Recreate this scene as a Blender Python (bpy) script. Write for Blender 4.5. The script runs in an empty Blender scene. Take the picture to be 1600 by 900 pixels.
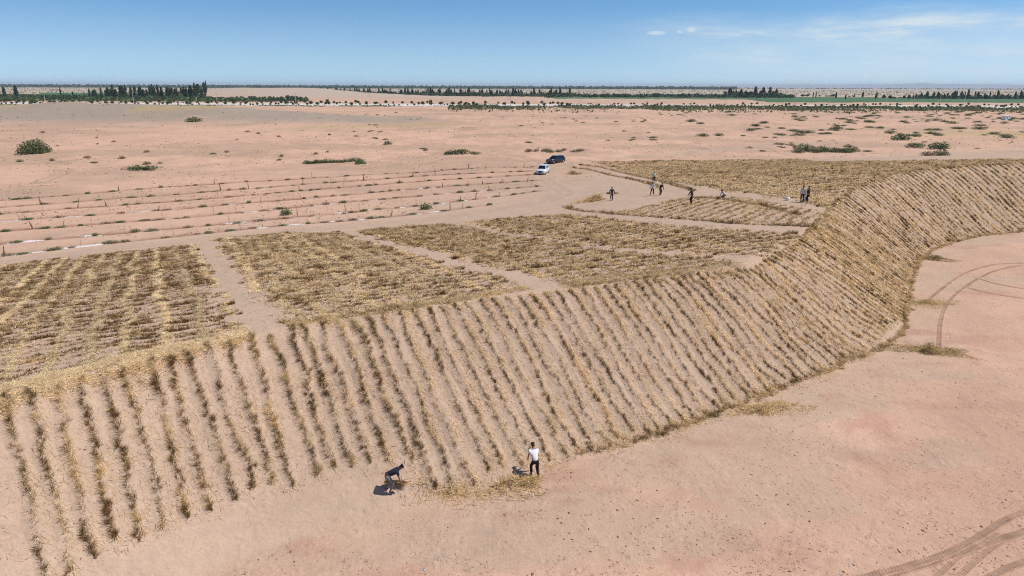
import bpy, bmesh, math, random
import numpy as np
from mathutils import Vector, Matrix

# ------------------------------------------------------------------ camera, sky, sun, exposure
SC = bpy.context.scene
HC, PITCH, ROLL, FPX = 18.5, math.radians(16.5), math.radians(0.18), 1067.0
cam_d = bpy.data.cameras.new('camera'); cam = bpy.data.objects.new('camera', cam_d)
SC.collection.objects.link(cam); SC.camera = cam
cam_d.sensor_width = 36.0; cam_d.lens = 36.0 * FPX / 1600.0; cam_d.clip_start = 0.5; cam_d.clip_end = 80000
CAMR = Matrix.Rotation(math.pi / 2 - PITCH, 4, 'X') @ Matrix.Rotation(ROLL, 4, 'Z')
cam.matrix_world = Matrix.Translation((0, 0, HC)) @ CAMR

SUN_EL, SUN_AZ = math.radians(55), math.radians(86)      # azimuth clockwise from +Y
wd = bpy.data.worlds.new('World'); SC.world = wd; wd.use_nodes = True
nt = wd.node_tree; nt.nodes.clear()
def N(nt, t, **kw):
    n = nt.nodes.new(t)
    for k, v in kw.items(): setattr(n, k, v)
    return n
def MATH(nt, op, a, b=None, c=None, clamp=False):
    n = nt.nodes.new('ShaderNodeMath'); n.operation = op; n.use_clamp = clamp
    for i, v in enumerate((a, b, c)):
        if v is None: continue
        if isinstance(v, (int, float)): n.inputs[i].default_value = v
        else: nt.links.new(v, n.inputs[i])
    return n.outputs[0]
def SSTEP(nt, v, lo, hi):
    n = nt.nodes.new('ShaderNodeMapRange'); n.interpolation_type = 'SMOOTHSTEP'
    n.inputs['From Min'].default_value = lo; n.inputs['From Max'].default_value = hi
    nt.links.new(v, n.inputs['Value']); return n.outputs['Result']
sky = N(nt, 'ShaderNodeTexSky', sky_type='NISHITA', sun_disc=False, sun_elevation=SUN_EL, sun_rotation=SUN_AZ,
        altitude=1100, air_density=1.0, dust_density=0.35, ozone_density=2.2)
SKY_STRENGTH = 0.085
tc = N(nt, 'ShaderNodeTexCoord'); sep = N(nt, 'ShaderNodeSeparateXYZ'); nt.links.new(tc.outputs['Generated'], sep.inputs[0])
DX, DY, DZ = sep.outputs
az = MATH(nt, 'ARCTAN2', DX, DY); el = MATH(nt, 'ARCSINE', DZ)
# thin high cloud: streaky noise laid out in azimuth / elevation, present in part of the sky all the way round
cmb = N(nt, 'ShaderNodeCombineXYZ')
nt.links.new(MATH(nt, 'MULTIPLY', az, 7.0), cmb.inputs[0]); nt.links.new(MATH(nt, 'MULTIPLY', el, 42.0), cmb.inputs[1])
nz = N(nt, 'ShaderNodeTexNoise'); nz.inputs['Scale'].default_value = 1.0; nz.inputs['Detail'].default_value = 8; nz.inputs['Roughness'].default_value = 0.62
nt.links.new(cmb.outputs[0], nz.inputs['Vector'])
band = MATH(nt, 'MULTIPLY', SSTEP(nt, az, 0.08, 0.40), SSTEP(nt, MATH(nt, 'MULTIPLY_ADD', nz.outputs['Fac'], 0.03, MATH(nt, 'MULTIPLY', el, -1.0)), -0.084, -0.056))
veil = MATH(nt, 'MULTIPLY', band, MATH(nt, 'MULTIPLY_ADD', SSTEP(nt, nz.outputs['Fac'], 0.36, 0.72), 0.50, 0.30))
edge = MATH(nt, 'MULTIPLY', MATH(nt, 'MULTIPLY', SSTEP(nt, el, 0.050, 0.068), SSTEP(nt, MATH(nt, 'MULTIPLY', el, -1.0), -0.084, -0.070)),
            MATH(nt, 'MULTIPLY', SSTEP(nt, az, 0.22, 0.34), SSTEP(nt, nz.outputs['Fac'], 0.42, 0.66)))
cl = MATH(nt, 'ADD', veil, MATH(nt, 'MULTIPLY', edge, 0.45))
for (a0, e0, sa, se, k) in ((0.195, 0.0690, 0.016, 0.0038, 0.6), (0.226, 0.0700, 0.006, 0.003, 0.4), (0.240, 0.0725, 0.010, 0.005, 0.5), (0.281, 0.1165, 0.013, 0.003, 0.35)):
    qa = MATH(nt, 'DIVIDE', MATH(nt, 'SUBTRACT', az, a0), sa); qe = MATH(nt, 'DIVIDE', MATH(nt, 'SUBTRACT', el, e0), se)
    r2 = MATH(nt, 'ADD', MATH(nt, 'MULTIPLY', qa, qa), MATH(nt, 'MULTIPLY', qe, qe))
    r2 = MATH(nt, 'ADD', r2, MATH(nt, 'MULTIPLY_ADD', nz.outputs['Fac'], 3.0, -1.5))
    cl = MATH(nt, 'ADD', cl, MATH(nt, 'MULTIPLY', SSTEP(nt, MATH(nt, 'MULTIPLY', r2, -1.0), -1.1, -0.1), k), clamp=True)
# clear desert air: the sky keeps its blue down to the horizon, all the way round
ramp = N(nt, 'ShaderNodeValToRGB'); cr = ramp.color_ramp
for i, (p, c) in enumerate(((0.0, (.80, 1.22, 2.0)), (.016, (.79, 1.15, 1.80)), (.0375, (.785, 1.07, 1.53)), (.067, (.76, 1.0, 1.36)), (.096, (.63, .94, 1.28)), (.1215, (.58, .92, 1.27)), (.6, (.72, .96, 1.15)))):
    e_ = cr.elements[i] if i < 2 else cr.elements.new(p)
    e_.position = p; e_.color = (c[0] / 2, c[1] / 2, c[2] / 2, 1)
nt.links.new(MATH(nt, 'MAXIMUM', el, 0.0), ramp.inputs[0])
hs = N(nt, 'ShaderNodeMix', data_type='RGBA', blend_type='MULTIPLY'); hs.inputs['Factor'].default_value = 1
dbl = N(nt, 'ShaderNodeVectorMath', operation='SCALE'); dbl.inputs['Scale'].default_value = 2.0; nt.links.new(ramp.outputs[0], dbl.inputs[0])
nt.links.new(sky.outputs[0], hs.inputs['A']); nt.links.new(dbl.outputs[0], hs.inputs['B'])
mx = N(nt, 'ShaderNodeMix', data_type='RGBA'); nt.links.new(cl, mx.inputs['Factor'])
nt.links.new(hs.outputs['Result'], mx.inputs['A']); mx.inputs['B'].default_value = (7.6, 9.0, 10.0, 1)
bg = N(nt, 'ShaderNodeBackground'); bg.inputs['Strength'].default_value = SKY_STRENGTH
out = N(nt, 'ShaderNodeOutputWorld'); nt.links.new(mx.outputs['Result'], bg.inputs['Color']); nt.links.new(bg.outputs[0], out.inputs[0])

sl = bpy.data.lights.new('sun', 'SUN'); sl.energy = 4.6; sl.angle = math.radians(0.53); sl.color = (1, 0.95, 0.88)
so = bpy.data.objects.new('sun', sl); SC.collection.objects.link(so); so.location = (60, 40, 90)
sdir = Vector((math.sin(SUN_AZ) * math.cos(SUN_EL), math.cos(SUN_AZ) * math.cos(SUN_EL), math.sin(SUN_EL)))
so.rotation_euler = sdir.to_track_quat('Z', 'Y').to_euler()
vs = SC.view_settings; vs.view_transform = 'Standard'; vs.look = 'None'; vs.exposure = 0.0; vs.gamma = 1.0; vs.use_curve_mapping = False
SC.render.engine = 'CYCLES'; SC.cycles.use_denoising = False; SC.cycles.max_bounces = 5; SC.cycles.volume_bounces = 0
SC.cycles.filter_width = 1.1

# ------------------------------------------------------------------ helpers
random.seed(7); RNG = np.random.default_rng(7)
COL = SC.collection
def tag(o, label=None, cat=None, group=None, kind=None):
    if label: o['label'] = label
    if cat: o['category'] = cat
    if group: o['group'] = group
    if kind: o['kind'] = kind
    return o
def mesh_obj(name, me, mat=None, parent=None):
    o = bpy.data.objects.new(name, me); COL.objects.link(o)
    if mat is not None and len(me.materials) == 0: me.materials.append(mat)
    if parent is not None: o.parent = parent
    return o
def empty(name, loc, rz=0.0):
    o = bpy.data.objects.new(name, None); COL.objects.link(o); o.location = loc; o.rotation_euler = (0, 0, rz); o.empty_display_size = 0.2
    return o
def copy_tree(o, parent=None):
    c = o.copy(); COL.objects.link(c); c.parent = parent
    for ch in list(o.children): copy_tree(ch, c)
    return c
def np_mesh(name, V, F, col=None, smooth=False):
    """mesh from numpy verts (n,3) and equal-size faces (m,k)"""
    me = bpy.data.meshes.new(name); V = np.ascontiguousarray(V, dtype=np.float32); F = np.ascontiguousarray(F, dtype=np.int32)
    m, k = F.shape
    me.vertices.add(len(V)); me.vertices.foreach_set('co', V.ravel())
    me.loops.add(m * k); me.loops.foreach_set('vertex_index', F.ravel())
    me.polygons.add(m); me.polygons.foreach_set('loop_start', np.arange(0, m * k, k, dtype=np.int32))
    me.update(calc_edges=True)
    if smooth: me.polygons.foreach_set('use_smooth', np.ones(m, dtype=bool))
    if col is not None:
        a = me.attributes.new('tint', 'FLOAT_COLOR', 'POINT')
        c4 = np.ones((len(V), 4), dtype=np.float32); c4[:, :col.shape[1]] = col; a.data.foreach_set('color', c4.ravel())
    return me

def _hash(ix, iy, seed):
    h = (ix.astype(np.int64) * 374761393 + iy.astype(np.int64) * 668265263 + seed * 1442695041) & 0xffffffff
    h = ((h ^ (h >> 13)) * 1274126177) & 0xffffffff
    return ((h ^ (h >> 16)) & 0xffff) / 65535.0
def vnoise(x, y, seed=0):
    ix = np.floor(x); iy = np.floor(y); fx = x - ix; fy = y - iy
    fx = fx * fx * (3 - 2 * fx); fy = fy * fy * (3 - 2 * fy)
    a = _hash(ix, iy, seed); b = _hash(ix + 1, iy, seed); c = _hash(ix, iy + 1, seed); d = _hash(ix + 1, iy + 1, seed)
    return (a * (1 - fx) + b * fx) * (1 - fy) + (c * (1 - fx) + d * fx) * fy
def fbm(x, y, seed=0, octv=4):
    s = np.zeros_like(x); amp = 0.5
    for i in range(octv):
        s = s + amp * vnoise(x * 2 ** i, y * 2 ** i, seed + 17 * i); amp *= 0.5
    return s / (1 - 0.5 ** octv)
def ss(a, b, v):
    t = np.clip((v - a) / (b - a), 0, 1); return t * t * (3 - 2 * t)

# ------------------------------------------------------------------ pixel <-> place
R3 = np.array(CAMR.to_3x3())
def rays(px):
    px = np.asarray(px, float).reshape(-1, 2)
    d = np.stack([(px[:, 0] - 800) / FPX, (450 - px[:, 1]) / FPX, -np.ones(len(px))], 1)
    return d @ R3.T
def on_plane(px, z):
    d = rays(px); t = (z - HC) / d[:, 2]
    return np.stack([d[:, 0] * t, d[:, 1] * t], 1)
def smooth_poly(P, it=3):
    P = np.asarray(P, float)
    for _ in range(it):
        q = P[:-1] * 0.75 + P[1:] * 0.25; r = P[:-1] * 0.25 + P[1:] * 0.75
        M = np.empty((2 * len(q), P.shape[1])); M[0::2] = q; M[1::2] = r
        P = np.vstack([P[:1], M, P[-1:]])
    return P
def poly_dist(x, y, P, signed=False):
    """distance of points to a polyline; positive on its left side"""
    best = np.full(x.shape, 1e18); sgn = np.ones(x.shape)
    for i in range(len(P) - 1):
        ax, ay = P[i]; bx, by = P[i + 1]; ex, ey = bx - ax, by - ay
        L2 = ex * ex + ey * ey + 1e-9
        t = np.clip(((x - ax) * ex + (y - ay) * ey) / L2, 0, 1)
        qx = x - ax - t * ex; qy = y - ay - t * ey; d = qx * qx + qy * qy
        m = d < best; best = np.where(m, d, best)
        if signed: sgn = np.where(m, np.where(ex * qy - ey * qx >= 0, 1.0, -1.0), sgn)
    d = np.sqrt(best)
    return d * sgn if signed else d

ZC, ZP = 6.3, 1.6          # crest of the dune, plain behind it; the basin in front is 0
KEYS = [((-70, 645), (-30, 960)), ((10, 622), (72, 925)), ((47, 613), (113, 900)), ((88, 603), (152, 873)), ((125, 593), (188, 860)), ((160, 583), (223, 847)),
        ((195, 577), (257, 827)), ((240, 563), (293, 813)), ((265, 560), (330, 807)), ((293, 550), (370, 797)), ((323, 540), (400, 777)),
        ((358, 537), (427, 767)), ((387, 527), (460, 763)), ((422, 523), (500, 757)), ((450, 513), (523, 743)), ((473, 510), (553, 740)),
        ((500, 507), (582, 735)), ((528, 503), (612, 730)), ((553, 500), (645, 730)), ((576, 497), (690, 776)),
        ((755, 470), (893, 714)), ((930, 450), (1075, 662)), ((1060, 432), (1215, 608)), ((1176, 415), (1345, 558)), ((1245, 380), (1412, 495)),
        ((1285, 335), (1425, 425)), ((1330, 295), (1447, 388)), ((1400, 270), (1520, 368)), ((1480, 262), (1600, 361)), ((1640, 253), (1760, 354))]
CREST_PX = [(-70, 645), (125, 593), (293, 552), (450, 513), (576, 497), (755, 470), (930, 450), (1060, 432), (1176, 412), (1245, 378), (1285, 335), (1330, 297), (1400, 272), (1480, 262), (1640, 253)]
TOE_PX = [(0, 1100), (150, 985), (330, 888), (500, 820), (690, 780), (800, 752), (893, 716), (1050, 670), (1140, 638), (1240, 601), (1330, 566), (1400, 533), (1420, 490), (1425, 430), (1445, 388), (1520, 367), (1600, 360), (1760, 353)]
def extend(P, l0, l1):
    P = np.asarray(P); a = P[0] - P[1]; a /= np.linalg.norm(a); b = P[-1] - P[-2]; b /= np.linalg.norm(b)
    return np.vstack([P[0] + a * l0, P, P[-1] + b * l1])
CREST = extend(smooth_poly(on_plane(CREST_PX, ZC), 2), 90, 900)
TOE = extend(smooth_poly(on_plane(TOE_PX, 0.0), 2), 90, 900)

BUMPS = []      # x, y, rx, ry, h : sand mounds behind the dune, filled below from flat-plain positions
for (px, py, rx, ry, h) in ((222, 264, 6.0, 4.0, 0.5), (718, 239, 6.5, 4.5, 1.1), (303, 190, 9, 7, 2.2), (290, 226, 9, 5, 0.7), (950, 212, 8, 5, 0.9), (1190, 222, 7, 5, 0.9),
                          (975, 185, 12, 8, 1.6), (650, 197, 9, 6, 0.9), (797, 222, 5, 4, 0.6), (730, 222, 4, 3, .5), (1290, 207, 8, 5, .7), (1345, 205, 9, 6, .8), (1040, 212, 7, 5, .8), (915, 205, 6, 5, .6)):
    q = on_plane([(px, py)], ZP)[0]; BUMPS.append((q[0], q[1], rx, ry, h))
TRACK = on_plane([(-40, 412), (160, 390), (320, 371), (450, 359), (580, 350), (720, 339), (830, 327), (884, 312), (876, 296), (852, 278), (850, 262), (875, 252), (960, 244), (1060, 238), (1180, 226), (1300, 219)], ZP + .5)
TRACK = smooth_poly(TRACK, 2)
SAP_PX = [[(-30, 314), (0, 312), (280, 289), (680, 266), (835, 258)], [(-30, 324), (0, 322), (280, 301), (680, 272), (835, 265)], [(-30, 334), (0, 332), (280, 312), (680, 280), (838, 271)],
          [(-30, 346), (0, 344), (280, 324), (680, 291), (838, 280)], [(-30, 361), (0, 359), (280, 338), (680, 302), (838, 290)], [(-30, 381), (0, 378), (280, 354), (680, 317), (838, 300)], [(-30, 402), (0, 398), (190, 377), (440, 351), (600, 338), (770, 323)]]
SAP = [on_plane(p, ZP + .15) for p in SAP_PX]

def terrain(x, y, full=False):
    x = np.asarray(x, float); y = np.asarray(y, float)
    sC = poly_dist(x, y, CREST, True); sT = poly_dist(x, y, TOE, True)
    dC = np.abs(sC); dT = np.abs(sT)
    t = np.where(sC >= 0, 0.0, np.where(sT <= 0, 1.0, dC / (dC + dT + 1e-6)))
    f = 0.7 * t + 0.3 * (t * t * (3 - 2 * t))
    back = np.where(sC >= 0, dC, 0.0)
    zb = ZP + (ZC - ZP) * (1 - ss(0, 56, back)) + 0.10 * np.exp(-(back / 3.0) ** 2)
    z = zb * (1 - f)
    far = ss(60, 220, back)
    # relief: gentle on the dune, hummocky on the plain
    z = z + (fbm(x / 22, y / 22, 3, 3) - 0.5) * (0.35 + 0.5 * far) * (1 - .7 * ss(14, 2, x) * ss(165, 128, y) * ss(35, 60, back)) * (0.35 + 0.65 * ss(8, 40, back) + 0.25 * (t >= 1))
    z = z + (fbm(x / 3.1, y / 3.1, 5, 3) - 0.5) * 0.12 + (fbm(x / 7, y / 5, 6, 3) - 0.5) * 1.25 * ss(50, 75, back) * (1 - .88 * ss(14, 2, x) * ss(165, 128, y))
    hum = np.clip(fbm(x / 16, y / 11, 9, 3) - 0.56, 0, 1)
    z = z + hum * 4.2 * far * (1 - ss(480, 560, y)) * (.35 + .65 * ss(-60, 60, x + 40)) * (1 - .9 * ss(310, 345, y) * ss(-20, -80, x))
    # long dune ridge on the left, pale dunes behind the road
    h = 6.8 * ss(-20, -190, x) * (0.75 + 0.5 * fbm(x / 60, y * 0 + 1.5, 21, 2)); yc = 372 + 10 * np.sin(x / 50)
    u = (y - yc); z = z + h * np.where(u < 0, np.exp(-(u / 26) ** 2), np.exp(-(u / 30) ** 2))
    for (cx, cy, rx, ry, hh) in ((-345, 1050, 120, 90, 9.5), (-440, 1090, 70, 80, 7), (-230, 1010, 150, 80, 4.5), (-300, 1120, 60, 60, 5)):
        z = z + hh * np.exp(-((x - cx) / rx) ** 2 - ((y - cy) / ry) ** 2)
    for (cx, cy, rx, ry, hh) in BUMPS:
        z = z + hh * np.exp(-((x - cx) / rx * 1.6) ** 2 - ((y - cy) / ry * 1.6) ** 2)
    if not full: return z
    return z, t, sC, sT
GRID = {}
def surf(x, y):
    """height of the built sheet: bilinear in the fine part, the formula elsewhere"""
    x = np.asarray(x, float); y = np.asarray(y, float)
    if not GRID: return terrain(x, y)
    fx = (x - GRID['x0']) / GRID['s']; fy = (y - GRID['y0']) / GRID['s']; z = GRID['z']; H, W = z.shape
    ok = (fx >= 0) & (fy >= 0) & (fx < W - 1.001) & (fy < H - 1.001)
    i = np.clip(fx.astype(int), 0, W - 2); j = np.clip(fy.astype(int), 0, H - 2); u = fx - i; v = fy - j
    r = (z[j, i] * (1 - u) + z[j, i + 1] * u) * (1 - v) + (z[j + 1, i] * (1 - u) + z[j + 1, i + 1] * u) * v
    if not ok.all():
        r = r.copy(); r[~ok] = terrain(x[~ok], y[~ok])
    return r
def Z(x, y): return float(surf(np.array([x]), np.array([y]))[0])
_TS = np.concatenate([np.arange(16, 180, 0.6), np.geomspace(180, 6000, 260)])
def ground(px):
    """points of the terrain that pixels look at (first hit), n x 3"""
    d = rays(px); d = d / np.linalg.norm(d[:, :2], axis=1)[:, None]; out = []
    X = d[:, 0:1] * _TS; Y = d[:, 1:2] * _TS; ZZ = HC + d[:, 2:3] * _TS
    below = ZZ < surf(X.ravel(), Y.ravel()).reshape(X.shape)
    k = np.where(below.any(1), below.argmax(1), len(_TS) - 1); k = np.maximum(k, 1)
    lo = _TS[k - 1]; hi = _TS[k]
    for _ in range(14):
        m = (lo + hi) / 2; b = HC + d[:, 2] * m < surf(d[:, 0] * m, d[:, 1] * m)
        hi = np.where(b, m, hi); lo = np.where(b, lo, m)
    m = (lo + hi) / 2; x = d[:, 0] * m; y = d[:, 1] * m
    return np.stack([x, y, surf(x, y)], 1)
def at(px, py): return Vector(ground([(px, py)])[0])

# ------------------------------------------------------------------ materials
def new_mat(name):
    m = bpy.data.materials.new(name); m.use_nodes = True
    return m, m.node_tree, m.node_tree.nodes['Principled BSDF']
def plain_mat(name, col, rough=0.7, metal=0.0, spec=0.3, var=0.12, scale=6.0, coat=0.0):
    m, nt, b = new_mat(name)
    b.inputs['Roughness'].default_value = rough; b.inputs['Metallic'].default_value = metal; b.inputs['Specular IOR Level'].default_value = spec
    b.inputs['Coat Weight'].default_value = coat
    tcn = N(nt, 'ShaderNodeTexCoord'); n = N(nt, 'ShaderNodeTexNoise'); n.inputs['Scale'].default_value = scale; n.inputs['Detail'].default_value = 4
    nt.links.new(tcn.outputs['Object'], n.inputs['Vector'])
    r = N(nt, 'ShaderNodeMix', data_type='RGBA'); nt.links.new(n.outputs['Fac'], r.inputs['Factor'])
    r.inputs['A'].default_value = (*[c * (1 - var) for c in col], 1); r.inputs['B'].default_value = (*[min(1, c * (1 + var)) for c in col], 1)
    nt.links.new(r.outputs['Result'], b.inputs['Base Color'])
    return m
def tint_mat(name, rough=0.85, spec=0.15, trans=0.0):
    m, nt, b = new_mat(name); a = N(nt, 'ShaderNodeAttribute'); a.attribute_name = 'tint'
    oi = N(nt, 'ShaderNodeObjectInfo'); hv = N(nt, 'ShaderNodeHueSaturation')
    nt.links.new(MATH(nt, 'MULTIPLY_ADD', oi.outputs['Random'], 0.3, 0.85), hv.inputs['Value']); nt.links.new(a.outputs['Color'], hv.inputs['Color'])
    nt.links.new(hv.outputs[0], b.inputs['Base Color']); b.inputs['Roughness'].default_value = rough; b.inputs['Specular IOR Level'].default_value = spec
    if trans:
        tr = N(nt, 'ShaderNodeBsdfTranslucent'); nt.links.new(hv.outputs[0], tr.inputs['Color']); ms = N(nt, 'ShaderNodeMixShader'); ms.inputs[0].default_value = trans
        nt.links.new(b.outputs[0], ms.inputs[1]); nt.links.new(tr.outputs[0], ms.inputs[2]); nt.links.new(ms.outputs[0], nt.nodes['Material Output'].inputs['Surface'])
    return m
def ground_mat():
    m, nt, b = new_mat('sand'); b.inputs['Roughness'].default_value = 0.95; b.inputs['Specular IOR Level'].default_value = 0.08
    a = N(nt, 'ShaderNodeAttribute'); a.attribute_name = 'tint'
    g = N(nt, 'ShaderNodeNewGeometry')
    def noise(scale, detail=5, rough=0.6, vec=None):
        n = N(nt, 'ShaderNodeTexNoise'); n.inputs['Scale'].default_value = scale; n.inputs['Detail'].default_value = detail; n.inputs['Roughness'].default_value = rough
        nt.links.new(vec if vec is not None else g.outputs['Position'], n.inputs['Vector']); return n.outputs['Fac']
    n1 = noise(0.35, 6, 0.65); n2 = noise(2.2, 5, 0.65); n3 = noise(9.0, 4, 0.6)
    # fade the fine pattern out nowhere: it is in metres; far away it averages by itself
    v = MATH(nt, 'ADD', MATH(nt, 'MULTIPLY_ADD', n1, 0.34, 0.66), MATH(nt, 'MULTIPLY_ADD', n2, 0.30, 0.02))
    v = MATH(nt, 'ADD', v, MATH(nt, 'MULTIPLY_ADD', n3, 0.36, -0.18))
    n4 = noise(34.0, 3, 0.6); v = MATH(nt, 'ADD', v, MATH(nt, 'MULTIPLY_ADD', n4, 0.30, -0.15))
    # crust flakes: small dark spots
    vo = N(nt, 'ShaderNodeTexVoronoi'); vo.inputs['Scale'].default_value = 2.6; nt.links.new(g.outputs['Position'], vo.inputs['Vector'])
    spot = MATH(nt, 'MULTIPLY', MATH(nt, 'SUBTRACT', 1.0, SSTEP(nt, vo.outputs['Distance'], 0.05, 0.2)), SSTEP(nt, n1, 0.45, 0.62))
    v = MATH(nt, 'SUBTRACT', v, MATH(nt, 'MULTIPLY', spot, 0.16))
    mx = N(nt, 'ShaderNodeMix', data_type='RGBA', blend_type='MULTIPLY'); mx.inputs['Factor'].default_value = 1
    cc = N(nt, 'ShaderNodeCombineColor')
    for i in range(3): nt.links.new(v, cc.inputs[i])
    nt.links.new(a.outputs['Color'], mx.inputs['A']); nt.links.new(cc.outputs[0], mx.inputs['B']); nt.links.new(mx.outputs['Result'], b.inputs['Base Color'])
    mp = N(nt, 'ShaderNodeMapping'); mp.inputs['Scale'].default_value = (1, 1.6, 1); nt.links.new(g.outputs['Position'], mp.inputs['Vector'])
    ns = noise(3.1, 6, 0.75, mp.outputs[0])
    sf = SSTEP(nt, MATH(nt, 'ADD', ns, MATH(nt, 'MULTIPLY_ADD', a.outputs['Alpha'], 0.42, -0.42)), 0.40, 0.52)
    ms = N(nt, 'ShaderNodeMix', data_type='RGBA'); nt.links.new(sf, ms.inputs['Factor']); nt.links.new(mx.outputs['Result'], ms.inputs['A']); ms.inputs['B'].default_value = (0.72, 0.65, 0.62, 1)
    nt.links.new(ms.outputs['Result'], b.inputs['Base Color'])
    hgt = MATH(nt, 'ADD', MATH(nt, 'MULTIPLY', n2, 0.06), MATH(nt, 'MULTIPLY', n3, 0.05))
    vd = N(nt, 'ShaderNodeTexVoronoi'); vd.inputs['Scale'].default_value = 2.3; vd.inputs['Randomness'].default_value = 1.0; nt.links.new(g.outputs['Position'], vd.inputs['Vector'])
    dent = MATH(nt, 'MULTIPLY', SSTEP(nt, vd.outputs['Distance'], 0.08, 0.42), SSTEP(nt, noise(0.5, 3, 0.6), 0.44, 0.60))
    hgt = MATH(nt, 'ADD', hgt, MATH(nt, 'MULTIPLY', dent, 0.055))
    bp = N(nt, 'ShaderNodeBump'); bp.inputs['Strength'].default_value = 0.55; bp.inputs['Distance'].default_value = 1.0
    nt.links.new(hgt, bp.inputs['Height']); nt.links.new(bp.outputs[0], b.inputs['Normal'])
    return m
M = {'sand': ground_mat(), 'straw': tint_mat('straw', 0.8, 0.2, 0.3), 'leaf': tint_mat('leaf', 0.7, 0.2, 0.2), 'bark': plain_mat('bark', (0.13, 0.10, 0.07), 0.9),
     'pole': plain_mat('concrete_pole', (0.55, 0.53, 0.5), 0.8), 'road': plain_mat('road_concrete', (0.60, 0.55, 0.50), 0.9, scale=0.15, var=.14),
     'shoulder': plain_mat('road_shoulder', (0.50, 0.36, 0.27), 0.95, scale=0.4),
     'field': plain_mat('crop', (0.06, 0.13, 0.05), 0.9, var=0.3, scale=0.02), 'field2': plain_mat('pasture', (0.105, 0.155, 0.06), 0.9, var=0.45, scale=0.012),
     'hill': plain_mat('far_hill', (0.30, 0.33, 0.37), 0.95, scale=0.0005),  # bluish base paints in the distance haze the thin air volume lacks
     'skin': plain_mat('skin', (0.30, 0.16, 0.10), 0.6), 'hair': plain_mat('hair', (0.012, 0.010, 0.009), 0.6), 'navy': plain_mat('navy_cloth', (0.018, 0.022, 0.035), 0.85),
     'grey': plain_mat('grey_cloth', (0.20, 0.20, 0.19), 0.85), 'black': plain_mat('black_cloth', (0.012, 0.012, 0.014), 0.85), 'white': plain_mat('white_cloth', (0.78, 0.79, 0.80), 0.8, var=.04),
     'pale': plain_mat('pale_blue_cloth', (0.50, 0.56, 0.58), 0.85), 'pink': plain_mat('pale_pink_cloth', (0.72, 0.62, 0.62), 0.85), 'dusk': plain_mat('dark_grey_cloth', (0.05, 0.05, 0.055), 0.85),
     'shoe': plain_mat('shoe', (0.06, 0.045, 0.04), 0.7), 'carwhite': plain_mat('white_paint', (0.80, 0.80, 0.80), 0.25, spec=.5, var=.01, coat=.6), 'carblack': plain_mat('black_paint', (0.012, 0.014, 0.018), 0.22, spec=.5, var=.02, coat=.6),
     'glass': plain_mat('car_glass', (0.01, 0.012, 0.014), 0.06, spec=.6, var=0), 'tyre': plain_mat('tyre', (0.02, 0.02, 0.02), 0.9), 'rim': plain_mat('rim', (0.5, 0.5, 0.52), 0.35, metal=.8), 'trim': plain_mat('black_trim', (0.015, 0.015, 0.015), 0.6),
     'lamp': plain_mat('lamp_glass', (0.75, 0.76, 0.78), 0.1, spec=.6, var=.02), 'sack': plain_mat('woven_sack', (0.80, 0.80, 0.78), 0.8, var=.05), 'panelwhite': plain_mat('cabin_panel', (0.80, 0.80, 0.79), 0.6, var=.03), 'blue': plain_mat('blue_window', (0.04, 0.08, 0.20), 0.3, var=.05)}

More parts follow.
